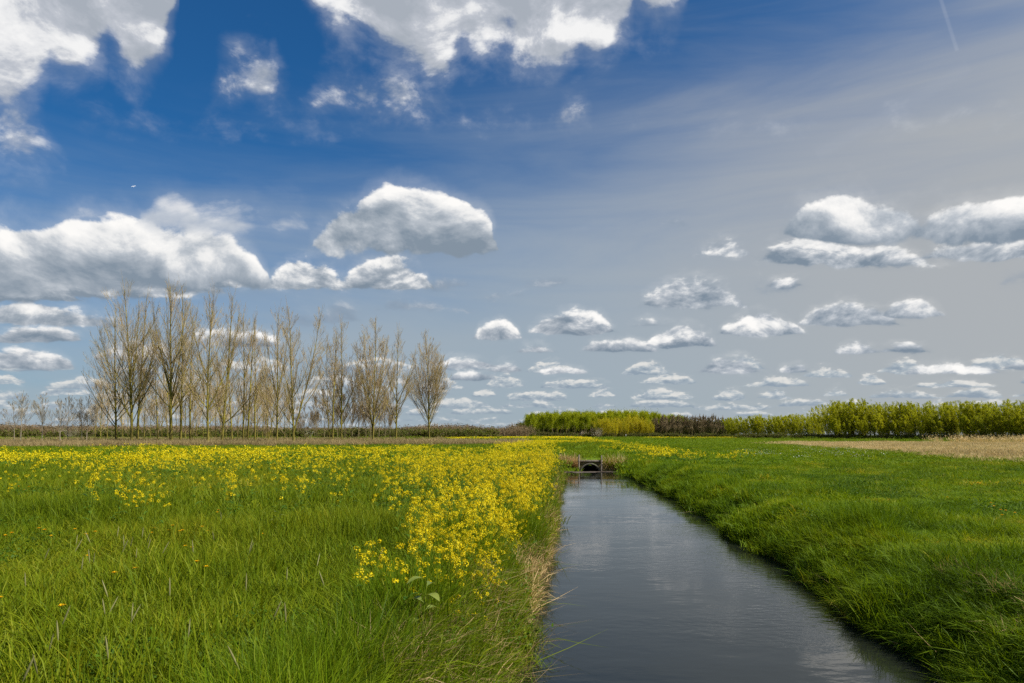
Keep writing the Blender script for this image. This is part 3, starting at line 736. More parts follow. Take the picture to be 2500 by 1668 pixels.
    n = 60; y = 44 + 26 * r.random(n); x = y * (.33 + .21 * r.random(n))
    pts, rot, scl = place(np.stack([x, y], 1), r, (.7, 1.3))
    gn_scatter('seed_heads', g, pts, rot, scl, r.integers(0, 3, n), 'pale seed heads sprinkled over the right meadow', 'seed heads')


# ---------------------------------------------------------------- flowers
def head_geo(rng, r=.034, n=24, q=.021):
    """domed cluster of small four-petalled flowers with buds on top"""
    u = rng.random(n); th = rng.random(n) * 6.283; ph = np.arccos(1 - u * 1.6)
    D = np.stack([np.sin(ph) * np.cos(th), np.sin(ph) * np.sin(th), np.cos(ph)], 1)
    C = D * r * (.75 + .35 * rng.random(n))[:, None]; C[:, 2] *= 1.05
    g = Geo()
    Nn = norm(D + rng.normal(0, .35, D.shape) + [0, 0, .35]); a = norm(np.cross(Nn, rng.normal(size=(n, 3)))); b = np.cross(Nn, a)
    s = (q * (.7 + .5 * rng.random(n)))[:, None] / 2
    for k in range(2):      # two crossed lozenges make the four petals
        p, o = (a, b) if k == 0 else (b, a)
        V = np.stack([C - p * s + Nn * .002 * k, C - o * s * .42 + Nn * .002 * k, C + p * s + Nn * .002 * k, C + o * s * .42 + Nn * .002 * k], 1).reshape(-1, 3)
        g.add(V, np.arange(4 * n).reshape(n, 4), 2, np.repeat(rng.random(n), 4))
    nb = 7; B = np.stack([rng.normal(0, r * .22, nb), rng.normal(0, r * .22, nb), r * (.62 + .25 * rng.random(nb))], 1)
    V, F, t = quads(B, .010, rng); g.add(V, F, 3, t)
    return g


def rape_parts(seed, H):
    """one flowering stalk: stem, leaves and its flower heads, about H metres tall"""
    rng = np.random.default_rng(seed)
    lx, ly = rng.normal(0, .05, 2)
    t = np.linspace(0, 1, 7); P = np.stack([lx * t + .015 * np.sin(5 * t + seed), ly * t, H * t], 1)
    st = Geo(); V, F = tube(P, .0055 * (1 - .6 * t), 5); st.add(V, F, 0, .5)
    lv = []; heads = [P[-1]]
    nb = rng.integers(2, 6)
    for i in range(nb):
        t0 = .45 + .45 * (i + rng.random()) / nb; a = rng.random() * 6.283
        p0 = np.array([np.interp(t0, t, P[:, j]) for j in range(3)]); L = H * (.12 + .22 * (1 - t0) + .1 * rng.random())
        q = np.stack([p0 + L * np.array([math.cos(a) * .55 * s, math.sin(a) * .55 * s, s * (.65 + .3 * s)]) for s in (0, .4, .75, 1)])
        V, F = tube(q, [.0032, .0028, .0024, .0018], 4); st.add(V, F, 0, .6); heads.append(q[-1])
    # seed pods and small stalks below the heads
    nl = rng.integers(6, 10)
    for i in range(nl):
        t0 = .05 + .75 * (i + rng.random()) / nl; a = rng.random() * 6.283; L = (.05 + .13 * (1 - t0)) * (.8 + .5 * rng.random()); wd = L * .16
        p0 = np.array([np.interp(t0, t, P[:, j]) for j in range(3)])
        d = np.array([math.cos(a), math.sin(a), 0]); sd = np.array([-d[1], d[0], 0])
        row = []
        for s, ww, up in ((0, .25, 0), (.35, 1, .28), (.7, .8, .32), (1, .05, .16)):
            c = p0 + d * L * s + np.array([0, 0, up * L]); row += [c - sd * wd * ww, c + sd * wd * ww]
        lv.append(Geo().add(np.array(row), np.array([[0, 1, 3, 2], [2, 3, 5, 4], [4, 5, 7, 6]]), 1, rng.random()))
    hs = []
    for i, h in enumerate(heads):
        hs.append((h, head_geo(rng, r=(.042 if i == 0 else .034) * rng.uniform(.8, 1.15), n=34 if i == 0 else 24)))
    return st, lv, hs


FM = lambda: [M['stem'], M['rleaf'], M['petal'], M['bud']]


def flower_points():
    r = np.random.default_rng(77)
    def box(n, y0, y1, fx0, fx1, lump=(1.1, 5, .35), near=0.):
        y = y0 + (y1 - y0) * r.random(n); a = fx0(y); b = fx1(y); x = a + (b - a) * r.random(n)
        ok = (r.random(n) < lump[2] + (1 - lump[2]) * 1.5 * np.clip(hnoise(x, y, lump[0], lump[1]) - .25, 0, 1)) & on_land(x, y, .12)
        return np.stack([x[ok], y[ok]], 1)
    P = []
    # dense drift on the left bank, thinning toward the camera
    ka = lambda y: np.interp(y, [6, 8, 11, 15, 22, 34], [-.55, -1.2, -2.2, -3.2, -4.9, -6.5])
    n = 1300; y = 6.0 + 28 * r.random(n) ** 1.25; u = r.random(n) ** .62; x = ka(y) + (xl(y) - .10 - ka(y)) * u
    keep = r.random(n) < np.clip((y - 5.6) / 5.0, .06, 1) * (.30 + 1.0 * np.clip(hnoise(x, y, 1.3, 3) - .15, 0, 1))
    P.append(np.stack([x, y], 1)[keep])
    # loose stalks further left in the meadow
    P.append(box(430, 10, 30, lambda y: -.62 * y, lambda y: ka(y) + .4, (.55, 8, .0)))
    P.append(box(160, 13, 28, lambda y: -.80 * y, lambda y: -.25 * y, (.5, 6, .0)))
    y = 5.2 + 4.5 * r.random(80) ** .8; x = xl(y) - .12 - 1.0 * r.random(80) ** .9; P.append(np.stack([x, y], 1))
    y = 8 + 30 * r.random(300) ** 1.2; x = xl(y) - .02 - .5 * r.random(300); P.append(np.stack([x, y], 1))
    near = np.concatenate(P)
    Q = []
    Q.append(box(380, 30, 58, lambda y: np.interp(y, [30, 45, 66], [-6, -10.5, -14]), lambda y: xl(y) - .25, (.5, 5, .25)))
    Q.append(box(560, 33, 58, lambda y: -.82 * y - 2, lambda y: -.24 * y + 1, (.26, 2, .0)))
    Q.append(box(260, 27, 40, lambda y: -.82 * y - 2, lambda y: -.2 * y, (.3, 12, .0)))
    Q.append(box(420, 62, 112, lambda y: xl(y) - 7, lambda y: xl(y) - .5, (.25, 5, .35)))
    Q.append(box(150, 62, 113, lambda y: xr(y) + .3, lambda y: xr(y) + 4.5, (.25, 5, .35)))
    Q.append(box(220, 114, 124, lambda y: xl(y) - 4, lambda y: xr(y) + 4, (.25, 5, .5)))
    Q.append(box(75, 38, 56, lambda y: xr(y) + .6, lambda y: xr(y) + 4.2, (.5, 5, .2)))
    Q.append(box(40, 36, 50, lambda y: xr(y) + 3, lambda y: xr(y) + 9, (.5, 5, .0)))
    return near, np.concatenate(Q)


def build_flowers():
    near, farp = flower_points()
    r = np.random.default_rng(78)
    kinds = [rape_parts(900 + i, H) for i, H in enumerate((.62, .70, .74, .80, .86, .92, .66, .78))]
    meshes = []
    for st, lv, hs in kinds:
        whole = Geo().merge(st)
        for g in lv: whole.merge(g)
        for h, g in hs: whole.merge(g, h)
        meshes.append(dict(stem=st.mesh('stem', FM()), leaves=[g.mesh('leaf', FM()) for g in lv], heads=[(h, g.mesh('flower_head', FM())) for h, g in hs], whole=whole.mesh('rapeseed_plant', FM())))
    d = np.hypot(near[:, 0], near[:, 1]); near = near[np.argsort(d)]
    z = ground_z(near[:, 0], near[:, 1])
    LAB = {'drift': 'yellow flowering rapeseed stalk in the dense drift on the left ditch bank',
           'edge': 'yellow flowering rapeseed stalk at the near thin end of the drift, among straw and grass',
           'loose': 'yellow flowering rapeseed stalk standing loose in the open left meadow'}
    built = {}
    for i in range(min(290, len(near))):
        k = int(r.integers(0, len(kinds))); s = r.uniform(.75, 1.15); x, y = near[i]
        if y < 8.5: s *= .8
        which = 'loose' if x < xl(y) - 3.2 else ('edge' if y < 9.0 else 'drift')
        grp = {'drift': 'rapeseed of the dense drift', 'edge': 'rapeseed at the near end of the drift', 'loose': 'loose rapeseed in the meadow'}[which]
        m = meshes[k]
        if i < 70:
            e = empty('rapeseed_plant', (x, y, z[i] - .02), r.random() * 6.28, s)
            obj('stem', m['stem'], e); [obj('leaf', g, e) for g in m['leaves']]
            for h, g in m['heads']: obj('flower_head', g, e, loc=tuple(h))
        else:
            e = obj('rapeseed_plant', m['whole'], None, (x, y, z[i] - .02), r.random() * 6.28, s)
        tag(e, LAB[which], 'flower', grp)
    rest = near[290:]
    pts, rot, scl = place(rest, r, (.8, 1.2), None, .06)
    gn_scatter('rapeseed_flowers', [m['whole'] for m in meshes], pts, rot, scl, r.integers(0, len(meshes), len(rest)), 'mass of yellow rapeseed flowers filling the back of the drift along the ditch', 'flowers')
    # distant clumps: several stalks each, blossoms as coarser petals
    pr = []
    for i in range(5):
        q = np.random.default_rng(950 + i); g = Geo(); ns = 7
        c = q.normal(0, .38, (ns, 2)); hh = .55 + .45 * q.random(ns)
        V, F = prisms(np.column_stack([c, np.zeros(ns)]), np.column_stack([c + q.normal(0, .05, c.shape), hh]), np.full(ns, .008), np.full(ns, .005), 3); g.add(V, F, 0, .5)
        C = np.repeat(np.column_stack([c, hh]), 9, 0); C += q.normal(0, .065, C.shape)
        V, F, t = quads(C, .062, q, (0, 0, .4)); g.add(V, F, 2, t)
        L = np.repeat(np.column_stack([c, hh * .4]), 4, 0) + q.normal(0, .1, (ns * 4, 3)); V, F, t = quads(L, .12, q); g.add(V, F, 1, t)
        pr.append(g.mesh('rape_clump', FM()))
    pts, rot, scl = place(farp, r, (.55, 1.0), .65 + .4 * hnoise(farp[:, 0], farp[:, 1], .3, 1), .06)
    gn_scatter('distant_rapeseed', pr, pts, rot, scl, r.integers(0, 5, len(farp)), 'band of yellow rapeseed across the meadow in front of the bare poplars and around the dam', 'flowers')
    n = 2600; y = 175 + 175 * r.random(n); x = np.interp(r.random(n), [0, 1], [0, 1]) * (.135 * y + 14) - .075 * y - 3
    P = np.stack([x, y], 1)
    pts, rot, scl = place(P, r, (1.6, 2.6), .42, .05)
    gn_scatter('yellow_field', pr, pts, rot, scl, r.integers(0, 5, n), 'thin bright strip of rapeseed field below the far green wood', 'flowers')
    n = 260; x = 50 + 34 * r.random(n); y = np.full(n, 255) + 6 * r.random(n)
    pts, rot, scl = place(np.stack([x, y], 1), r, (1., 1.8), .6, .05)
    gn_scatter('woodside_rapeseed', pr, pts, rot, scl, r.integers(0, 5, n), 'thin line of yellow flowers under the brown far trees', 'flowers')


def build_meadow_plants():
    r = np.random.default_rng(80)
    def at(px, py, h=0.):
        d = FPX * (CAMZ - h) / (py - HZ); x = (px - 1250) / FPX * d
        return x, d
    # dandelions, one by one where the photograph shows them
    st = Geo(); V, F = tube([(0, 0, 0), (.01, 0, .12), (.004, .006, .25)], [.0035, .003, .003], 5); st.add(V, F, 0, .6)
    hd = Geo(); q = np.random.default_rng(3); n = 34; th = q.random(n) * 6.283; el = .15 + .9 * q.random(n)
    D = np.stack([np.cos(th) * np.cos(el), np.sin(th) * np.cos(el), np.sin(el) * .6], 1); sd = np.stack([-np.sin(th), np.cos(th), 0 * th], 1)
    L = .026 * (.7 + .4 * q.random(n))[:, None]
    V = np.stack([D * .003 - sd * .002, D * .003 + sd * .002, D * L + sd * .0035, D * L - sd * .0035], 1).reshape(-1, 3)
    hd.add(V, np.arange(4 * n).reshape(n, 4), 1, np.repeat(q.random(n), 4))
    ms = st.mesh('stem', [M['stem'], M['dandelion']]); mh = hd.mesh('flower', [M['stem'], M['dandelion']])
    pos = [(278, 1405), (118, 1234), (95, 1291), (12, 1310), (28, 1305), (110, 1300), (184, 1296), (212, 1311), (233, 1303), (124, 1315), (372, 1300), (375, 1292), (413, 1295), (422, 1292), (439, 1302), (447, 1303),
           (452, 1330), (470, 1332), (480, 1384), (503, 1394), (3, 1452), (148, 1490), (530, 1255), (534, 1252), (338, 1227), (362, 1232), (288, 1240), (248, 1246), (92, 1220), (45, 1196), (70, 1197), (60, 1199), (505, 1296), (493, 1295), (212, 1350), (330, 1395), (640, 1300), (700, 1262)]
    for i, (px, py) in enumerate(pos):
        x, y = at(px, py, .27); s = r.uniform(.9, 1.25)
        e = empty('dandelion', (x, y, float(ground_z(x, y)) - .01), r.random() * 6.28, s)
        obj('stem', ms, e); obj('flower', mh, e, loc=(.004, .006, .25))
        tag(e, 'orange-yellow dandelion standing alone at the very front of the left meadow' if py > 1400 and px > 200 else 'small orange-yellow dandelion open in the grass of the left meadow', 'flower', None if (py > 1400 and px > 200) else 'dandelions in the left meadow')
    for i, (px, py) in enumerate([(2372, 1190), (2388, 1187), (2314, 1218), (2420, 1234), (2428, 1244), (2455, 1256), (2444, 1254), (2490, 1190), (2446, 1266), (1902, 1144), (2250, 1180), (2480, 1262)]):
        x, y = at(px, py, .22)
        e = empty('dandelion', (x, y, float(ground_z(x, y)) - .01), r.random() * 6.28, 1.15)
        obj('stem', ms, e); obj('flower', mh, e, loc=(.004, .006, .25))
        tag(e, 'small yellow dandelion open in the short grass of the right meadow', 'flower', 'dandelions in the right meadow')
    # grey foxtail spikes above the grass
    def fox(seed):
        q = np.random.default_rng(seed); ln = q.normal(0, .10); t = np.linspace(0, 1, 6); P = np.stack([ln * t * t, .04 * q.normal() * t, .50 * t], 1)
        a = Geo(); V, F = tube(P[:5], .0016, 4); a.add(V, F, 0, .7)
        b = Geo(); u = np.linspace(0, 1, 6); S = P[4] + (P[5] - P[4]) * u[:, None] * .95; V, F = tube(S, .0042 * np.array([.35, .9, 1, .95, .75, .15]), 6); b.add(V, F, 1, q.random(len(V)))
        return a.mesh('stem', [M['stem'], M['spike']]), b.mesh('seed_spike', [M['stem'], M['spike']])
    fk = [fox(40 + i) for i in range(5)]
    pos = [(184, 1312), (241, 1323), (274, 1308), (340, 1310), (347, 1313), (351, 1328), (307, 1325), (298, 1334), (330, 1350), (365, 1352), (268, 1356), (223, 1357), (232, 1380), (188, 1390), (146, 1355), (80, 1356), (545, 1270), (532, 1308),
           (480, 1355), (585, 1350), (596, 1340), (288, 1455), (272, 1475), (316, 1485), (227, 1470), (108, 1515), (100, 1545), (142, 1550), (450, 1535), (270, 1505), (425, 1462), (630, 1500), (590, 1450), (278, 1600), (110, 1610), (636, 1625), (4, 1655), (60, 1420), (700, 1400), (760, 1380), (820, 1420), (900, 1360), (700, 1520)]
    for i, (px, py) in enumerate(pos):
        x, y = at(px, py, .50); a, b = fk[i % 5]
        e = empty('foxtail_grass', (x, y, float(ground_z(x, y)) - .01), r.random() * 6.28, r.uniform(1.08, 1.32)); obj('stem', a, e); obj('seed_spike', b, e)
        tag(e, 'grey foxtail seed spike on a thin stalk above the left meadow grass', 'grass stalk', 'foxtail spikes in the left meadow')
    # the dock with broad pale leaves near the water
    def dock(seed, nl, H, wd):
        q = np.random.default_rng(seed); a = Geo(); t = np.linspace(0, 1, 6); P = np.stack([.05 * t * t, .02 * np.sin(4 * t), H * t], 1)
        V, F = tube(P, .006 * (1 - .5 * t), 6); a.add(V, F, 0, .4); lv = []
        for i in range(nl):
            g = Geo(); t0 = .25 + .7 * i / nl; p0 = np.array([np.interp(t0, t, P[:, j]) for j in range(3)]); an = i * 2.4 + q.random(); L = wd * q.uniform(2.0, 2.9)
            d = np.array([math.cos(an), math.sin(an), 0]); s_ = np.array([-d[1], d[0], 0]); u = np.linspace(0, 1, 8)
            wv = np.array([.08, .10, .55, .9, 1, .85, .5, .03]) * wd * .5
            c = p0 + d * (L * u)[:, None] + np.array([0, 0, 1]) * (L * (.45 * u - .55 * u * u))[:, None]
            cup = np.array([0, 0, 1]) * (wv * .35)[:, None]
            V = np.stack([c - s_ * wv[:, None] + cup, c, c + s_ * wv[:, None] + cup], 1).reshape(-1, 3)
            F = np.array([[3 * k + o, 3 * k + o + 1, 3 * k + o + 4, 3 * k + o + 3] for k in range(7) for o in (0, 1)])
            g.add(V, F, 1, q.random()); lv.append(g)
        return a, lv
    for px, py, h, nl, H, wd, lab in ((1030, 1600, .0, 10, .86, .075, 'tall dock with broad pale leaves in the grass near the left water edge'), (672, 1330, .0, 7, .55, .05, 'single dark-leaved dock standing among loose rapeseed stalks')):
        x, y = at(px, py, h); a, lv = dock(nl, nl, H, wd)
        e = empty('dock_plant', (x, y, float(ground_z(x, y)) - .01), .4); obj('stem', a.mesh('stem', [M['stem'], M['dock']]), e)
        for g in lv: obj('leaf', g.mesh('leaf', [M['stem'], M['dock']], True), e)
        tag(e, lab, 'plant')
    # dark low herbs between the grasses
    hb = []
    for i in range(3):
        q = np.random.default_rng(60 + i); n = 420; C = np.column_stack([q.normal(0, .20, (n, 2)), .05 + .20 * q.random(n)])
        V, F, t = quads(C, .034, q, (0, 0, 1.2), .6); hb.append(mesh_arr('low_herb', V, F, M['herb'], tone=t))
    n = 60; P = np.concatenate([np.stack([x + r.normal(0, .28, 9), y + r.normal(0, .28, 9)], 1) for x, y in (at(620, 1580, .15), at(520, 1600, .15), at(470, 1640, .15), at(1290, 1190, .2), at(560, 1200, .1), at(900, 1560, .1))])
    pts, rot, scl = place(P, r, (.7, 1.2))
    P2 = wedge(900, 3.5, 30, .8, 1., r); P2 = P2[(hnoise(P2[:, 0], P2[:, 1], 1.1, 31) > .52) & on_land(P2[:, 0], P2[:, 1], .5)]; yb = 5 + 27 * r.random(330) ** 1.3; P3 = np.stack([xl(yb) - .1 - .8 * r.random(330), yb], 1); P = np.concatenate([P, P2, P3])
    pts, rot, scl = place(P, r, (.6, 1.15))
    gn_scatter('low_herbs', hb, pts, rot, scl, r.integers(0, 3, len(P)), 'dark feathery herb leaves low between the foreground grasses', 'herbs')


# ---------------------------------------------------------------- trees
def march(P, D, L, Rd, nst, trop, wander, rng, taper=.8):
    """grow many branches at once; returns polylines (n,nst+1,3) and radii"""
    n = len(P); out = np.zeros((n, nst + 1, 3)); out[:, 0] = P; d = norm(D)
    rad = Rd[:, None] * (1 - taper * np.linspace(0, 1, nst + 1)[None])
    for s in range(nst):
        d = norm(d + np.array([0, 0, 1.]) * (np.reshape(trop, (-1, 1)) / nst) + rng.normal(0, wander, (n, 3)) / math.sqrt(nst))
        out[:, s + 1] = out[:, s] + d * (L / nst)[:, None]
    return out, rad


def segs(Pl, Rr):
    return Pl[:, :-1].reshape(-1, 3), Pl[:, 1:].reshape(-1, 3), Rr[:, :-1].ravel(), Rr[:, 1:].ravel()


def spawn(Pl, Rr, L, per, t0, t1, ang, rng, lk, rk, pw=1.):
    """children on parent polylines; per = children for each parent"""
    n, m = Pl.shape[:2]
    idx = np.repeat(np.arange(n), per); k = len(idx)
    t = t0 + (t1 - t0) * rng.random(k) ** pw
    f = t * (m - 1); i = np.minimum(f.astype(int), m - 2); fr = (f - i)[:, None]
    P = Pl[idx, i] * (1 - fr) + Pl[idx, i + 1] * fr
    d = norm(Pl[idx, i + 1] - Pl[idx, i]); a = ang[0] + (ang[1] - ang[0]) * rng.random(k)
    pe = norm(np.cross(d, rng.normal(size=(k, 3))))
    D = d * np.cos(a)[:, None] + pe * np.sin(a)[:, None]
    rr = (Rr[idx, i] * (1 - fr[:, 0]) + Rr[idx, i + 1] * fr[:, 0])
    return P, D, L[idx] * lk(t) * (.65 + .7 * rng.random(k)), np.maximum(rr * rk, .004), t


def bare_tree(H, seed, stems=None, n1=46, n2=8, n3=2, r0=.0085, spread=.30, twig=.013, low=.12, ang=(.42, .85), trop=.55):
    """bare poplar: stems = [(start fraction of the first stem, lean angle in x, lean in y, length fraction, radius fraction)]"""
    rng = np.random.default_rng(seed)
    stems = stems or [(0, 0, 0, 1, 1)]
    mainP = None; tr = Geo(); tw = Geo(); SP = []; SR = []; SL = []
    for (f, ax, ay, lf, rf) in stems:
        if f == 0 or mainP is None: P0 = np.array([[0., 0, 0]]) if mainP is None else np.array([[ax * .03 * H, ay * .03 * H, 0.]])
        else: P0 = np.array([[np.interp(f, np.linspace(0, 1, mainP.shape[1]), mainP[0, :, j]) for j in range(3)]])
        Pl, Rr = march(P0, np.array([[ax, ay, 1.]]), np.array([H * lf]), np.array([H * r0 * rf]), 14, .35 + 1.1 * abs(ax), .045, rng, .88)
        Rr[:, 0] *= 1.25 if f == 0 else 1.
        if mainP is None: mainP = Pl
        V, F = tube(Pl[0], Rr[0], 8); tr.add(V, F, 0, .5)
        SP.append(Pl); SR.append(Rr); SL.append(H * lf)
    SP = np.concatenate(SP); SR = np.concatenate(SR); SL = np.array(SL)
    per = np.maximum((n1 * .80 * SL / H).astype(int), 4); spread = spread * 1.28
    P, D, L, Rd, t = spawn(SP, SR, SL, per, low, .97, ang, rng, lambda t: spread * np.clip(1.10 - t, .06, 1) ** .75, .42, .9)
    A, Ar = march(P, D, L, np.minimum(Rd, H * .0046), 7, trop, .06, rng, .72)
    big = Ar[:, 0] > .045
    for g, sel in ((tr, big), (tw, ~big)):
        if sel.any():
            V, F = prisms(*segs(A[sel], np.maximum(Ar[sel], twig)), 4); g.add(V, F, 0, .5)
    P, D, L2, Rd, t = spawn(A, Ar, L, np.maximum((n2 * L / L.mean()).astype(int), 2), .15, .98, (.35, .75), rng, lambda t: .48 * np.clip(1.15 - t, .2, 1), .5)
    B, Br = march(P, D, L2, Rd, 4, .9, .09, rng, .7)
    V, F = prisms(*segs(B, np.maximum(Br, twig * 1.15)), 3); tw.add(V, F, 0, .5)
    P, D, L3, Rd, t = spawn(B, Br, L2, np.full(len(B), n3), .1, 1., (.3, .7), rng, lambda t: .85 * np.clip(1.2 - t, .3, 1), .6)
    C, Cr = march(P, D, np.maximum(L3, H * .014), Rd, 3, .8, .10, rng, .5)
    V, F = prisms(*segs(C, np.maximum(Cr, twig * .62)), 3); tw.add(V, F, 0, .5)
    # leader twigs at the stem tips
    P, D, L4, Rd, t = spawn(SP, SR, SL, np.full(len(SP), 16), .80, 1., (.15, .5), rng, lambda t: .10 + 0 * t, .6)
    C, Cr = march(P, D, L4, Rd, 4, .8, .1, rng, .6)
    V, F = prisms(*segs(C, np.maximum(Cr, twig)), 3); tw.add(V, F, 0, .5)
    return tr, tw


def leafy_tree(H, seed, shoots=9, spread=.16, leaf=.30, n=2600, lean=(-.10, 0), base=.25, trunk=False, clump=.7, r0=.007, lmat='willow', zoff=.0):
    """upright windblown tree: shoots fanning from the base (or from a trunk), leaf clumps along them"""
    rng = np.random.default_rng(seed); wd = Geo(); lf = Geo()
    if trunk:
        Pl, Rr = march(np.zeros((1, 3)), np.array([[.03, 0, 1.]]), np.array([H * .85]), np.array([H * .012]), 8, .2, .05, rng, .8)
        V, F = tube(Pl[0], Rr[0], 6); wd.add(V, F)
        P, D, L, Rd, t = spawn(Pl, Rr, np.array([H]), np.array([shoots]), .22, .92, (.45, 1.0), rng, lambda t: .42 * np.clip(1.25 - t, .25, 1), .5)
        D[:, 0] += lean[0]
    else:
        a = rng.random(shoots) * 6.283; rr = rng.random(shoots) ** .6
        P = np.stack([np.cos(a) * rr * H * spread * .35, np.sin(a) * rr * H * spread * .35, np.zeros(shoots)], 1)
        D = np.stack([np.cos(a) * rr * spread * 2.2 + lean[0], np.sin(a) * rr * spread * 2.2, np.ones(shoots)], 1)
        L = H * (1.02 - .35 * rr * rng.random(shoots)); Rd = np.full(shoots, H * r0 * .5)
    A, Ar = march(P, D, L, Rd, 8, .35, .09, rng, .8)
    A[:, :, 0] += lean[0] * H * .55 * (A[:, :, 2] / H) ** 2.2
    V, F = prisms(*segs(A, Ar), 4); wd.add(V, F)
    P2, D2, L2, R2, t = spawn(A, Ar, L, np.full(len(A), 10), base, .98, (.35, .8), rng, lambda t: .20 * np.clip(1.2 - t, .3, 1), .5)
    D2[:, 0] += lean[0] * 2
    B, Br = march(P2, D2, L2, R2, 3, .5, .12, rng, .6)
    V, F = prisms(*segs(B, np.maximum(Br, .012)), 3); wd.add(V, F)
    pts = np.concatenate([B.reshape(-1, 3), A[:, 3:].reshape(-1, 3)])
    # clumps: leaves gather unevenly round the twig points
    wgt = rng.random(len(pts)) ** 2 * np.clip((pts[:, 2] / H - base * .5) * 3, .10, 1); wgt /= wgt.sum()
    C = pts[rng.choice(len(pts), n, p=wgt)] + rng.normal(0, clump * .35, (n, 3)) * [1, 1, 1.3]
    C[:, 2] = np.maximum(C[:, 2], .3)
    V, F, t = quads(C, leaf, rng, (0, 0, .3), .75); lf.add(V, F, 0, t)
    return wd, lf


def bush_geo(seed, W, H, n, q, leaf_share=.5, twigs=60):
    rng = np.random.default_rng(seed)
    P = np.stack([rng.normal(0, W * .25, twigs), rng.normal(0, W * .25, twigs), np.zeros(twigs)], 1)
    D = np.stack([rng.normal(0, .35, twigs), rng.normal(0, .35, twigs), np.ones(twigs)], 1)
    A, Ar = march(P, D, H * (.6 + .5 * rng.random(twigs)), np.full(twigs, .03), 4, .2, .15, rng, .6)
    g = Geo(); V, F = prisms(*segs(A, np.maximum(Ar, .02)), 3); g.add(V, F, 0, .5)
    P2, D2, L2, R2, t = spawn(A, Ar, np.full(twigs, H), np.full(twigs, 9), .25, 1, (.3, .8), rng, lambda t: .22 + 0 * t, .6)
    B, Br = march(P2, D2, L2, R2, 2, .5, .15, rng, .5); V, F = prisms(*segs(B, np.maximum(Br, .016)), 3); g.add(V, F, 0, .5)
    if n:
        C = B.reshape(-1, 3)[rng.integers(0, B.size // 3, n)] + rng.normal(0, .2, (n, 3)); C[:, 2] = np.maximum(C[:, 2], .1)
        V, F, t = quads(C, q, rng); g.add(V, F, 1, t)
    return g


def put_tree(name, meshes, x, y, label, group, rz=0., s=1., cat='tree', sx=None):
    e = empty(name, (x, y, float(ground_z(x, y)) - .05), rz, s)
    if sx: e.scale = (s * sx, s * sx, s)
    for pn, me in meshes: obj(pn, me, e)
    tag(e, label, cat, group)
    return e


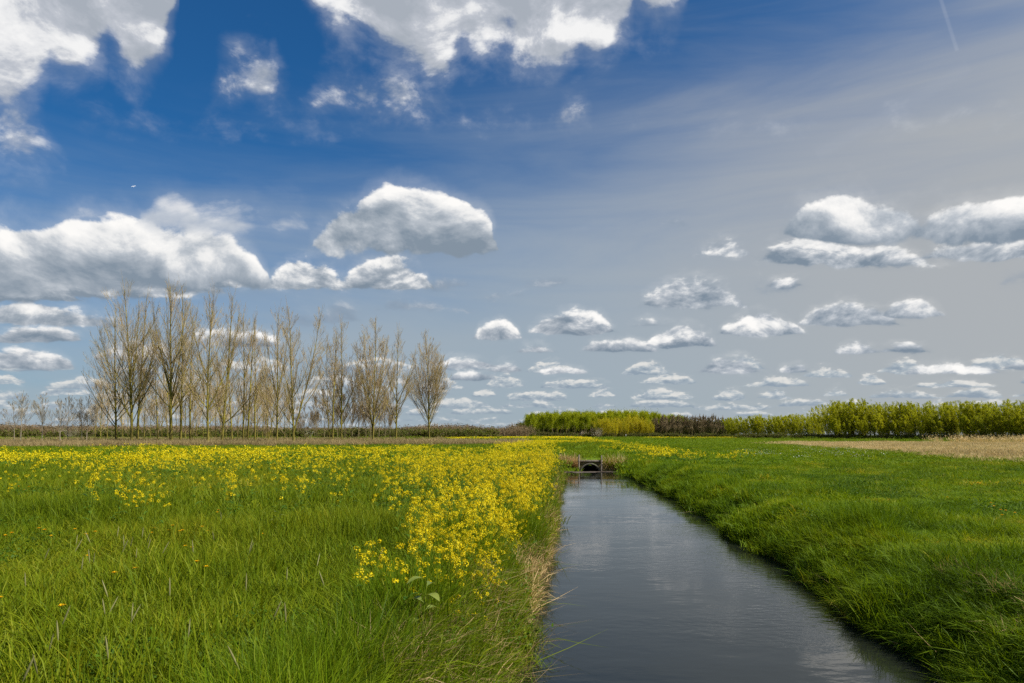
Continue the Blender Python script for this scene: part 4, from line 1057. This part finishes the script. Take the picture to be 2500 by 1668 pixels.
def build_trees():
    X = lambda px, d: (px - 1250) / FPX * d
    def Hm(py, d): return (HZ - py) / FPX * d + CAMZ
    bm = lambda g, n, m='bark': g.mesh(n, [M[m]])
    # the row of bare poplars: base column, distance, top row, stems, label
    one = lambda lx=0., e=[]: [(0, lx, 0, 1, 1)] + e
    ROW = [
        (283, 112, 742, one(.01), 40, .34, 'outermost single-trunked bare poplar at the left end of the tall row'),
        (322, 108, 694, [(0, .0, 0, 1, 1.1), (.17, -.75, .1, .62, .6), (.3, .22, -.2, .6, .55), (.24, .5, .3, .45, .45)], 60, .34, 'broad many-stemmed bare poplar with a long low limb reaching far left'),
        (335, 113, 712, one(.04, [(.3, .3, .2, .55, .5)]), 36, .24, 'bare poplar close behind the broad one with the long left limb'),
        (385, 124, 850, one(0), 26, .24, 'thin bare tree in the gap between the first two big poplars'),
        (418, 108, 688, [(0, .0, 0, 1, 1.25), (.33, -.35, .1, .6, .55), (.28, .38, -.2, .62, .6), (.45, .12, .3, .5, .5)], 60, .30, 'stout dark-trunked bare poplar, among the tallest, fork low on its right side'),
        (440, 118, 700, one(.02, [(.4, .25, 0, .5, .5)]), 40, .22, 'slender bare poplar just right of the stout dark trunk'),
        (464, 120, 760, one(.02), 30, .2, 'straight thin yellow-barked poplar between the stout dark trunk and the whitish forked one'),
        (508, 104, 702, [(0, -.02, 0, 1, 1.05), (.24, .55, .1, .55, .6), (.42, -.4, .1, .5, .45), (.5, .2, -.2, .45, .4)], 52, .28, 'bare poplar with whitish trunk foot and a wide V fork'),
        (541, 112, 708, [(0, .07, 0, 1, 1.0), (.42, .25, 0, .5, .5)], 46, .24, 'tall bare poplar leaning slightly right beside the whitish forked one'),
        (566, 124, 800, one(.0), 30, .24, 'thin shaded bare tree behind the right-leaning poplar'),
        (593, 118, 752, [(0, .02, 0, 1, .85), (.5, .2, 0, .45, .5)], 42, .24, 'darker of two bare poplars standing close together in mid row'),
        (604, 114, 765, one(.03), 34, .22, 'lighter of two bare poplars standing close together in mid row'),
        (622, 116, 790, one(.0, [(.35, .3, 0, .5, .5)]), 34, .24, 'slim upright poplar right of the close pair'),
        (655, 128, 815, [(0, -.05, 0, 1, .7), (.03, .25, 0, .75, .6)], 30, .24, 'thin V-stemmed bare tree behind the mid row'),
        (676, 110, 750, [(0, .01, 0, 1, .95), (.35, -.3, .1, .5, .5), (.4, .28, 0, .5, .5)], 48, .26, 'straight poplar with bright yellow-green bark in the gap before the big fork'),
        (717, 102, 742, [(0, -.03, 0, 1, .95), (.10, .32, .05, .92, .75), (.35, .75, 0, .42, .4), (.30, -.4, .2, .42, .4)], 54, .26, 'large poplar forked just above the ground into two tall stems'),
        (805, 118, 815, [(0, -.03, 0, 1, .7), (.25, -.3, 0, .5, .45)], 34, .26, 'left one of two thin poplars that nearly touch'),
        (812, 116, 800, one(.02), 32, .24, 'right one of two thin poplars that nearly touch'),
        (834, 118, 780, [(0, -.03, 0, 1, .95), (.26, .65, 0, .55, .55), (.35, -.4, .1, .5, .45)], 46, .28, 'poplar with a Y fork and one long limb slanting right'),
        (910, 118, 780, [(0, .02, 0, 1, 1.0), (.08, -.12, .1, .85, .7), (.25, -.4, 0, .6, .5), (.28, .3, 0, .6, .55), (.2, .5, .2, .4, .4)], 62, .30, 'dense many-stemmed bare poplar, third from the right end of the tall row'),
        (967, 138, 792, [(0, .0, 0, 1, .9), (.34, .45, .1, .5, .5), (.36, -.4, 0, .52, .5)], 44, .28, 'slim poplar with a bare lower trunk, next to the end of the row'),
        (1048, 150, 812, [(0, .01, 0, 1, .8), (.02, -.06, .1, .9, .7), (.22, .35, 0, .6, .5), (.2, -.4, .1, .6, .5), (.3, .55, -.2, .42, .4)], 66, .36, 'round-crowned bare poplar standing apart at the right end of the row'),
    ]
    for i, (px, d, top, stems, n1, spread, lab) in enumerate(ROW):
        tr, tw = bare_tree(Hm(top + 12, d), 300 + i, stems, n1, spread=spread, twig=.0105 * d / 110)
        put_tree('bare_poplar', [('trunk', bm(tr, 'trunk')), ('crown', bm(tw, 'crown', 'twig'))], X(px, d), d, lab, 'row of bare poplars')
    # lower bare trees filling the gaps behind the row
    small = []
    for i in range(5):
        tr, tw = bare_tree(15., 340 + i, one(.02, [(.35, .3, .2, .5, .5)] if i % 2 else []), 30, 7, 3, spread=.34, twig=.017, r0=.007)
        small.append([('trunk', bm(tr, 'trunk')), ('crown', bm(tw, 'crown', 'twig'))])
    r = np.random.default_rng(91)
    for px, d, top in ((245, 150, 915), (262, 160, 940), (352, 150, 900), (395, 165, 925), (452, 150, 890), (480, 160, 910), (495, 150, 930), (527, 158, 905), (552, 150, 920), (580, 165, 930), (612, 160, 940), (640, 150, 915), (664, 170, 930), (695, 160, 945), (232, 155, 960), (300, 160, 930), (312, 170, 945), (368, 170, 955), (410, 150, 915), (432, 175, 940), (470, 175, 950), (515, 170, 940), (540, 175, 930), (600, 155, 905), (628, 175, 950), (650, 165, 925), (708, 175, 950)):
        put_tree('young_poplar', small[r.integers(0, 5)], X(px, d), d, 'lower bare tree half hidden behind the trunks of the tall poplar row', 'lower trees behind the poplar row', r.random() * 6, Hm(top, d) / 15)
    far = []
    for i in range(5):
        tr, tw = bare_tree(17., 350 + i, one(.01), 40, 8, 4, spread=.28, twig=.026, r0=.007)
        far.append([('trunk', bm(tr, 'trunk', 'wbark')), ('crown', bm(tw, 'crown', 'twig_far'))])
    for px, d, top in ((745, 205, 985), (768, 215, 965), (792, 205, 950), (824, 215, 940), (842, 225, 960), (860, 205, 935), (876, 215, 928), (893, 205, 942), (905, 225, 930), (925, 215, 925), (940, 205, 945), (951, 225, 938), (772, 230, 975), (728, 230, 990)):
        put_tree('hazy_bare_tree', far[r.integers(0, 5)], X(px, d), d, 'greyish bare tree in the hazy line behind the right half of the poplars', 'hazy trees beyond the poplars', r.random() * 6, Hm(top, d) / 17)
    # saplings left of the row
    for i, (px, d, top, lab) in enumerate(((34, 112, 985, 'thin young bare tree at the left edge, shorter of the first pair'), (50, 106, 962, 'thin young bare tree at the left edge, taller of the first pair'), (102, 106, 970, 'young bare tree standing alone between the pairs of saplings'),
                                           (146, 104, 980, 'pale-stemmed young tree of the middle pair'), (165, 114, 972, 'darker young tree of the middle pair'), (199, 114, 978, 'faint young tree left in the pair nearest the poplars'), (211, 108, 974, 'pale young tree right in the pair nearest the poplars'))):
        tr, tw = bare_tree(Hm(top, d), 360 + i, one(.02), 26, 6, 5, spread=.42, twig=.012, r0=.008, low=.28, ang=(.6, 1.0))
        put_tree('young_tree', [('trunk', bm(tr, 'trunk', 'twig_pale')), ('crown', bm(tw, 'crown', 'twig_pale'))], X(px, d), d, lab, 'young trees left of the poplars')

    # ---- green wood beyond the meadow (centre)
    def kinds(nk, mat, bark, **kw):
        L = []
        for i in range(nk):
            wd, lf = leafy_tree(seed=kw.get('sd', 0) + i, **{k: v for k, v in kw.items() if k != 'sd'})
            L.append([('trunk', bm(wd, 'trunk', bark)), ('crown', bm(lf, 'crown', mat))])
        return L
    wood = kinds(5, 'woodleaf', 'wbark', sd=400, H=16., shoots=22, leaf=.42, n=2600, lean=(-.03, 0), base=.25, trunk=True, clump=1.5)
    gold = kinds(4, 'goldleaf', 'wbark', sd=410, H=12., shoots=13, spread=.26, leaf=.36, n=2600, lean=(-.10, 0), base=.22, clump=1.1)
    for row, (dd, step, dy) in enumerate(((372, 13, 0), (386, 12, -2), (402, 12, -4))):
        for px in np.arange(1284 + row * 5, 1700, step):
            p = px + r.uniform(-4, 4); d = dd + r.uniform(-5, 5)
            top = np.interp(p, [1280, 1300, 1340, 1440, 1530, 1600, 1650, 1700], [1016, 1004, 1002, 1001, 999, 1003, 1010, 1022]) + r.uniform(-3, 5) + dy * .3
            if row == 0 and p > 1560: continue
            put_tree('leafing_tree', wood[r.integers(0, 5)], X(p, d), d, 'fresh green tree packed in the far wood beyond the yellow strip', 'trees of the far green wood', r.random() * 6, Hm(top, d) / 16, sx=.85)
    for px, d, top in ((1470, 340, 1022), (1485, 335, 1018), (1500, 330, 1020), (1513, 345, 1016), (1526, 335, 1020), (1540, 345, 1014), (1552, 335, 1018), (1566, 340, 1018), (1578, 335, 1022), (1588, 330, 1028), (1478, 350, 1020), (1560, 350, 1015)):
        put_tree('golden_willow', gold[r.integers(0, 4)], X(px, d), d, 'golden yellow willow in the cluster before the far green wood', 'golden willows before the green wood', r.random() * .6, Hm(top, d) / 12)
    brown = []
    for i in range(4):
        tr, tw = bare_tree(14., 420 + i, one(.0), 46, 9, 7, spread=.24, twig=.040, r0=.008, low=.18)
        brown.append([('trunk', bm(tr, 'trunk', 'wbark')), ('crown', bm(tw, 'crown', 'twig_far'))])
    for row, (dd, step) in enumerate(((330, 8.5), (342, 8.5))):
        for px in np.arange(1594 + row * 4, 1778, step):
            p = px + r.uniform(-2, 2); d = dd + r.uniform(-4, 4)
            if p > 1745 and row == 1: continue
            top = np.interp(p, [1590, 1620, 1680, 1740, 1780], [1022, 1016, 1017, 1016, 1022]) + r.uniform(-3, 4)
            put_tree('brown_tree', brown[r.integers(0, 4)], X(p, d), d, 'brown still leafless tree in the block between the golden willows and the willow thicket', 'brown trees between the willows', r.random() * 6, Hm(top, d) / 14)
    # ---- willow thicket on the right
    wil = kinds(6, 'willow', 'wbark', sd=430, H=13., shoots=10, spread=.15, leaf=.26, n=3600, lean=(-.19, 0), base=.15, clump=.5)
    def line(px0, px1, d0, d1, tops, step, jit, lab, grp, sx=1.):
        for px in np.arange(px0, px1, step):
            p = px + r.uniform(-step * .4, step * .4); u = (p - px0) / (px1 - px0); d = d0 + (d1 - d0) * u + r.uniform(-3, 3)
            top = np.interp(p, tops[0], tops[1]) + r.uniform(-jit, jit)
            put_tree('willow_tree', wil[r.integers(0, 6)], X(p, d), d, lab, grp, r.uniform(-.5, .5), Hm(top, d) / 13, sx=sx)
    lowt = ([1780, 1850, 1900, 1960, 2010, 2030], [1020, 1016, 1018, 1014, 1014, 1006])
    A = 'low yellow-green willow in the left, lower half of the windblown thicket'; Bb = 'tall yellow-green willow in the right, higher half of the windblown thicket'
    line(1786, 2020, 275, 250, lowt, 9, 5, A, 'low willows of the thicket', 1.15)
    line(1790, 2020, 285, 262, lowt, 11, 5, A, 'low willows of the thicket', 1.15)
    ht = ([2020, 2050, 2080, 2150, 2200, 2300, 2400, 2500, 2600], [1000, 985, 980, 984, 990, 986, 984, 986, 978])
    line(2024, 2600, 232, 165, ht, 11, 10, Bb, 'tall willows of the thicket')
    line(2030, 2620, 242, 176, ht, 13, 10, Bb, 'tall willows of the thicket')
    line(2036, 2640, 226, 158, ([2020, 2600], [1022, 1010]), 17, 9, 'short bushy willow along the foot of the higher thicket', 'short willows at the foot of the thicket', 1.35)

    # ---- far brown woodland along the left horizon, one mass
    tw = []
    for i in range(4):
        g = bush_geo(440 + i, 9., 8.5, 240, .55, twigs=60)
        tw.append(g.mesh('thicket', [M['twig_far'], M['brownbush']]))
    n = 420; d = 300 + 60 * r.random(n); px = -250 + 1530 * r.random(n); x = X(px, d)
    tops = np.interp(px, [-250, 0, 250, 500, 800, 960, 1060, 1110, 1180, 1215, 1280], [1036, 1036, 1040, 1038, 1044, 1044, 1038, 1036, 1042, 1046, 1032])
    hh = ((HZ - tops) / FPX * d + CAMZ) / 9.3 * r.uniform(.8, 1.08, n)
    pts = np.column_stack([x, d, np.full(n, -.1)]); rot = np.column_stack([0 * x, 0 * x, r.random(n) * 6]); scl = np.column_stack([.8 + .5 * r.random(n), .8 + .5 * r.random(n), hh])
    gn_scatter('far_woodland', tw, pts, rot, scl, r.integers(0, 4, n), 'low brown leafless woodland along the left horizon', 'woodland')
    bs = []
    for i in range(3):
        g = bush_geo(450 + i, 5., 3.4, 900, .34, twigs=40); bs.append(g.mesh('bush', [M['twig_far'], M['bush']]))
    n = 300; d = 225 + 65 * r.random(n); px = -200 + 1400 * r.random(n)
    ok = r.random(n) < np.interp(px, [-200, 240, 700, 760, 1200], [.35, .35, .7, .9, 1.]); d, px = d[ok], px[ok]; x = X(px, d); n = len(x)
    pts = np.column_stack([x, d, np.full(n, -.1)]); s = r.uniform(.6, 1.1, n); rot = np.column_stack([0 * x, 0 * x, r.random(n) * 6]); scl = np.column_stack([s * 1.3, s * 1.3, s])
    gn_scatter('understory', bs, pts, rot, scl, r.integers(0, 3, n), 'dark green scrub below the brown woodland on the left', 'scrub')
    n = 460; px = 1250 + 1400 * r.random(n) ** .8; d = np.interp(px, [1250, 1590, 1780, 2020, 2100, 2600], [365, 328, 268, 228, 220, 156]) - 3 * r.random(n); x = X(px, d)
    s = r.uniform(.35, .8, n) * np.interp(px, [1250, 1780, 2600], [1.1, .8, .55]); pts = np.column_stack([x, d, np.full(n, -.1)]); rot = np.column_stack([0 * x, 0 * x, r.random(n) * 6]); scl = np.column_stack([s * 1.4, s * 1.4, s])
    gn_scatter('woodside_scrub', bs, pts, rot, scl, r.integers(0, 3, n), 'dark scrub along the foot of the woods on the right', 'scrub')
    bk = []
    for i in range(3):
        g = bush_geo(455 + i, 7., 8., 900, .6, twigs=60); bk.append(g.mesh('bush', [M['twig_far'], M['bush']]))
    n = 260; px = 1272 + 520 * r.random(n); d = np.interp(px, [1270, 1590, 1780], [414, 395, 350]) + 12 * r.random(n); x = X(px, d)
    s = r.uniform(.75, 1.1, n); pts = np.column_stack([x, d, np.full(n, -.1)]); rot = np.column_stack([0 * x, 0 * x, r.random(n) * 6]); scl = np.column_stack([s, s, s])
    gn_scatter('wood_interior', bk, pts, rot, scl, r.integers(0, 3, n), 'dark undergrowth inside the far woods', 'undergrowth')
    # single bushes
    for px, d, w, h, mats, lab in ((1460, 330, 5.5, 4.6, ('twig_far', 'white'), 'white-flowering bush at the foot of the golden willows'), (1424, 345, 4.2, 3.4, ('twig_far', 'white'), 'smaller greyish blossoming bush under the dark end of the green wood'),
                                   (740, 240, 6., 3.6, ('twig_pale', 'white'), 'pale blossoming bush seen low behind the poplar trunks'), (170, 250, 8., 4., ('twig_pale', 'bush'), 'greyish bush below the woodland at the far left')):
        g = bush_geo(int(px), w, h, 260, .22, twigs=50); e = empty('bush', (X(px, d), d, -.05)); tag(e, lab, 'bush')
        m = [M[mats[0]], M[mats[1]]]; a = Geo(); b = Geo()
        for V, F, k, t in zip(g.V, g.F, g.M, g.T): pass
        n0 = 0
        for V, F, k, t in zip(g.V, g.F, g.M, g.T):
            (a if k == 0 else b).add(V, F - n0, k, t); n0 += len(V)
        obj('stem', a.mesh('stem', m), e); obj('crown', b.mesh('crown', m), e)


# ---------------------------------------------------------------- culvert and small things
def box_geo(g, c, s, m=0, rz=0., bev=0.):
    x, y, z = (v / 2 for v in s); V = np.array([(a * x, b * y, d * z) for d in (-1, 1) for a, b in ((-1, -1), (1, -1), (1, 1), (-1, 1))], float)
    cs, sn = math.cos(rz), math.sin(rz); V = V @ np.array([[cs, sn, 0], [-sn, cs, 0], [0, 0, 1]]) + np.asarray(c)
    g.add(V, np.array([[0, 3, 2, 1], [4, 5, 6, 7], [0, 1, 5, 4], [1, 2, 6, 5], [2, 3, 7, 6], [3, 0, 4, 7]]), m)


def build_culvert():
    xc, y0 = 5.09, 44.5
    e = empty('culvert', (xc, y0, WZ)); tag(e, 'old culvert pipe with two wooden posts and a cross rail at the ditch end', 'culvert')
    # pipe: thick ring, deep inside
    k = 40; a = np.arange(k) * 2 * math.pi / k; zc = -.21; g = Geo()
    prof = [(.72, -.10), (.72, 2.6), (.63, 2.6), (.63, -.10)]
    V = np.array([[(r_ * math.cos(t), yy, zc + r_ * math.sin(t)) for t in a] for r_, yy in prof]).reshape(-1, 3)
    F = np.array([[p * k + i, p * k + (i + 1) % k, ((p + 1) % 4) * k + (i + 1) % k, ((p + 1) % 4) * k + i] for p in range(4) for i in range(k)])
    g.add(V, F)
    for yy in np.arange(.1, 2.5, .16):       # corrugations inside
        V, F = tube(np.array([(.62 * math.cos(t), yy, zc + .62 * math.sin(t)) for t in np.linspace(0, 2 * math.pi, 41)]), .022, 6); g.add(V, F)
    obj('pipe', g.mesh('pipe', [M['concrete']], True), e)
    # mossy boards filling the space over the arch
    g = Geo(); t = np.linspace(0, math.pi, 25); arch = np.stack([.735 * np.cos(t), zc + .735 * np.sin(t)], 1)
    top = .62; xo = np.clip(arch[:, 0] * 1.05, -.75, .75)
    for yy, flip in ((.0, 0), (.12, 1)):
        V = np.array([[(x_, yy, max(z_, -.1)), (q, yy, top)] for (x_, z_), q in zip(arch, xo)]).reshape(-1, 3)
        F = np.array([[2 * i, 2 * i + 1, 2 * i + 3, 2 * i + 2] for i in range(24)]); g.add(V, F if flip else F[:, ::-1])
    V = np.array([(-.75, 0, top), (.75, 0, top), (.75, .12, top), (-.75, .12, top)]); g.add(V, np.array([[0, 1, 2, 3]]))
    obj('headwall', g.mesh('headwall', [M['moss']]), e)
    for x, h, lean in ((-.74, 1.06, .0), (.71, 1.02, .02)):
        g = Geo(); V, F = tube([(x, -.13, -.5), (x + lean * .5, -.13, .3), (x + lean, -.12, h - .03), (x + lean, -.12, h)], [.050, .048, .044, .030], 9); g.add(V, F)
        g.add(V[-9:], np.arange(9)[None])
        obj('post', g.mesh('post', [M['oldwood']], True), e)
    g = Geo(); box_geo(g, (0, -.06, .66), (1.62, .07, .11)); rm = g.mesh('rail', [M['oldwood']]); ro = obj('rail', rm, e)
    bv = ro.modifiers.new('edge', 'BEVEL'); bv.width = .012; bv.segments = 2
    # tufts of dead reed on either side
    r = np.random.default_rng(8)
    for x, w, n, mats, lab, lean in ((3.62, .66, 900, ('tan', 'straw'), 'drooping clump of straw-coloured dead reed left of the culvert', .12), (6.75, .8, 640, ('tan', 'grass'), 'thinner mixed clump of straw and green stalks right of the culvert', -.05)):
        t = empty('dead_reed_clump', (x, 45.2, WZ)); tag(t, lab, 'reeds')
        for j, mt in enumerate(mats):
            m_ = n // 2; q = r.random(m_) * 2 - 1; P = np.stack([q * w, r.normal(0, .22, m_), np.clip(.1 * r.random(m_), 0, 1)], 1)
            V, F, tn = blades(m_, 0, (.6, 1.25), .030, .35, 1.0, r, (lean, -.25), pos=P)
            obj('green_stalks' if mt == 'grass' else 'stalks', mesh_arr('stalks', V, F, M[mt], tone=tn), t)
    # scum that has drifted against the culvert
    t = np.linspace(0, 2 * math.pi, 60, endpoint=False)
    L = []
    for cx, cy, rx, ry, sd in ((4.5, 43.2, 1.25, .95, 1), (6.2, 43.4, .65, .6, 2), (3.5, 42.9, .25, .6, 3)):
        q = np.random.default_rng(sd); rr = 1 + .22 * np.sin(3 * t + sd) + .14 * np.sin(7 * t + 2 * sd) + .08 * np.sin(13 * t)
        ring = np.stack([cx + rx * rr * np.cos(t), cy + ry * rr * np.sin(t), np.full(60, WZ + .006)], 1); L.append(ring)
    g = Geo()
    for ring in L: g.add(ring, np.arange(60)[None])
    o = obj('floating_scum', g.mesh('floating_scum', [M['scum']])); tag(o, 'brownish scum drifted on the water in front of the culvert', 'scum', kind='stuff')


def build_small():
    # white-topped marker post at the foot of the golden willows
    d = 318; x = (1528 - 1250) / FPX * d
    e = empty('marker_post', (x, d, -.05)); tag(e, 'thin dark post with a small white cap before the golden willows', 'post')
    g = Geo(); V, F = tube([(0, 0, 0), (0, 0, 1.35)], .09, 8); g.add(V, F); obj('post', g.mesh('post', [M['oldwood']]), e)
    g = Geo(); V, F = tube([(0, 0, 1.35), (0, 0, 1.4), (0, 0, 1.78), (0, 0, 1.85)], [.10, .16, .16, .08], 8); g.add(V, F); g.add(V[-8:], np.arange(8)[None]); obj('cap', g.mesh('cap', [M['paint']]), e)
    # gull gliding high over the left meadow
    d = 150.; x = (326 - 1250) / FPX * d; z = CAMZ + (HZ - 455) / FPX * d
    e = empty('gull', (x, d, z), .5, .7); e.rotation_euler = (R(52), R(-16), .35); tag(e, 'tiny white gull gliding in the blue sky over the left clouds', 'bird')
    P = np.array([(0, .30, 0), (0, .22, .0), (0, .08, .01), (0, -.1, .0), (0, -.25, -.005), (0, -.36, 0)], float); g = Geo(); V, F = tube(P, [.012, .045, .07, .065, .03, .01], 8)
    g.add(V, F)
    st = [(0, .09, -.07, .0), (.22, .13, -.06, .05), (.42, .10, -.05, .06), (.68, -.06, -.10, .0)]
    for sg in (-1, 1):
        W = np.array([[(sg * (.03 + s), a, h + .012), (sg * (.03 + s), b, h)] for s, a, b, h in st]).reshape(-1, 3)
        g.add(W, np.array([[2 * i, 2 * i + 1, 2 * i + 3, 2 * i + 2] for i in range(3)]))
        g.add(W - [0, 0, .014], np.array([[2 * i, 2 * i + 2, 2 * i + 3, 2 * i + 1] for i in range(3)]))
    g.add(np.array([(-.03, -.3, 0), (.03, -.3, 0), (.08, -.46, 0), (-.08, -.46, 0)]), np.array([[0, 1, 2, 3]]))
    obj('body', g.mesh('body', [M['paint']], False), e)


def main():
    settings(); build_camera(); build_light(); build_sky()
    build_ground(); build_water()
    build_grass(); build_flowers(); build_meadow_plants(); build_trees(); build_culvert(); build_small()


main()
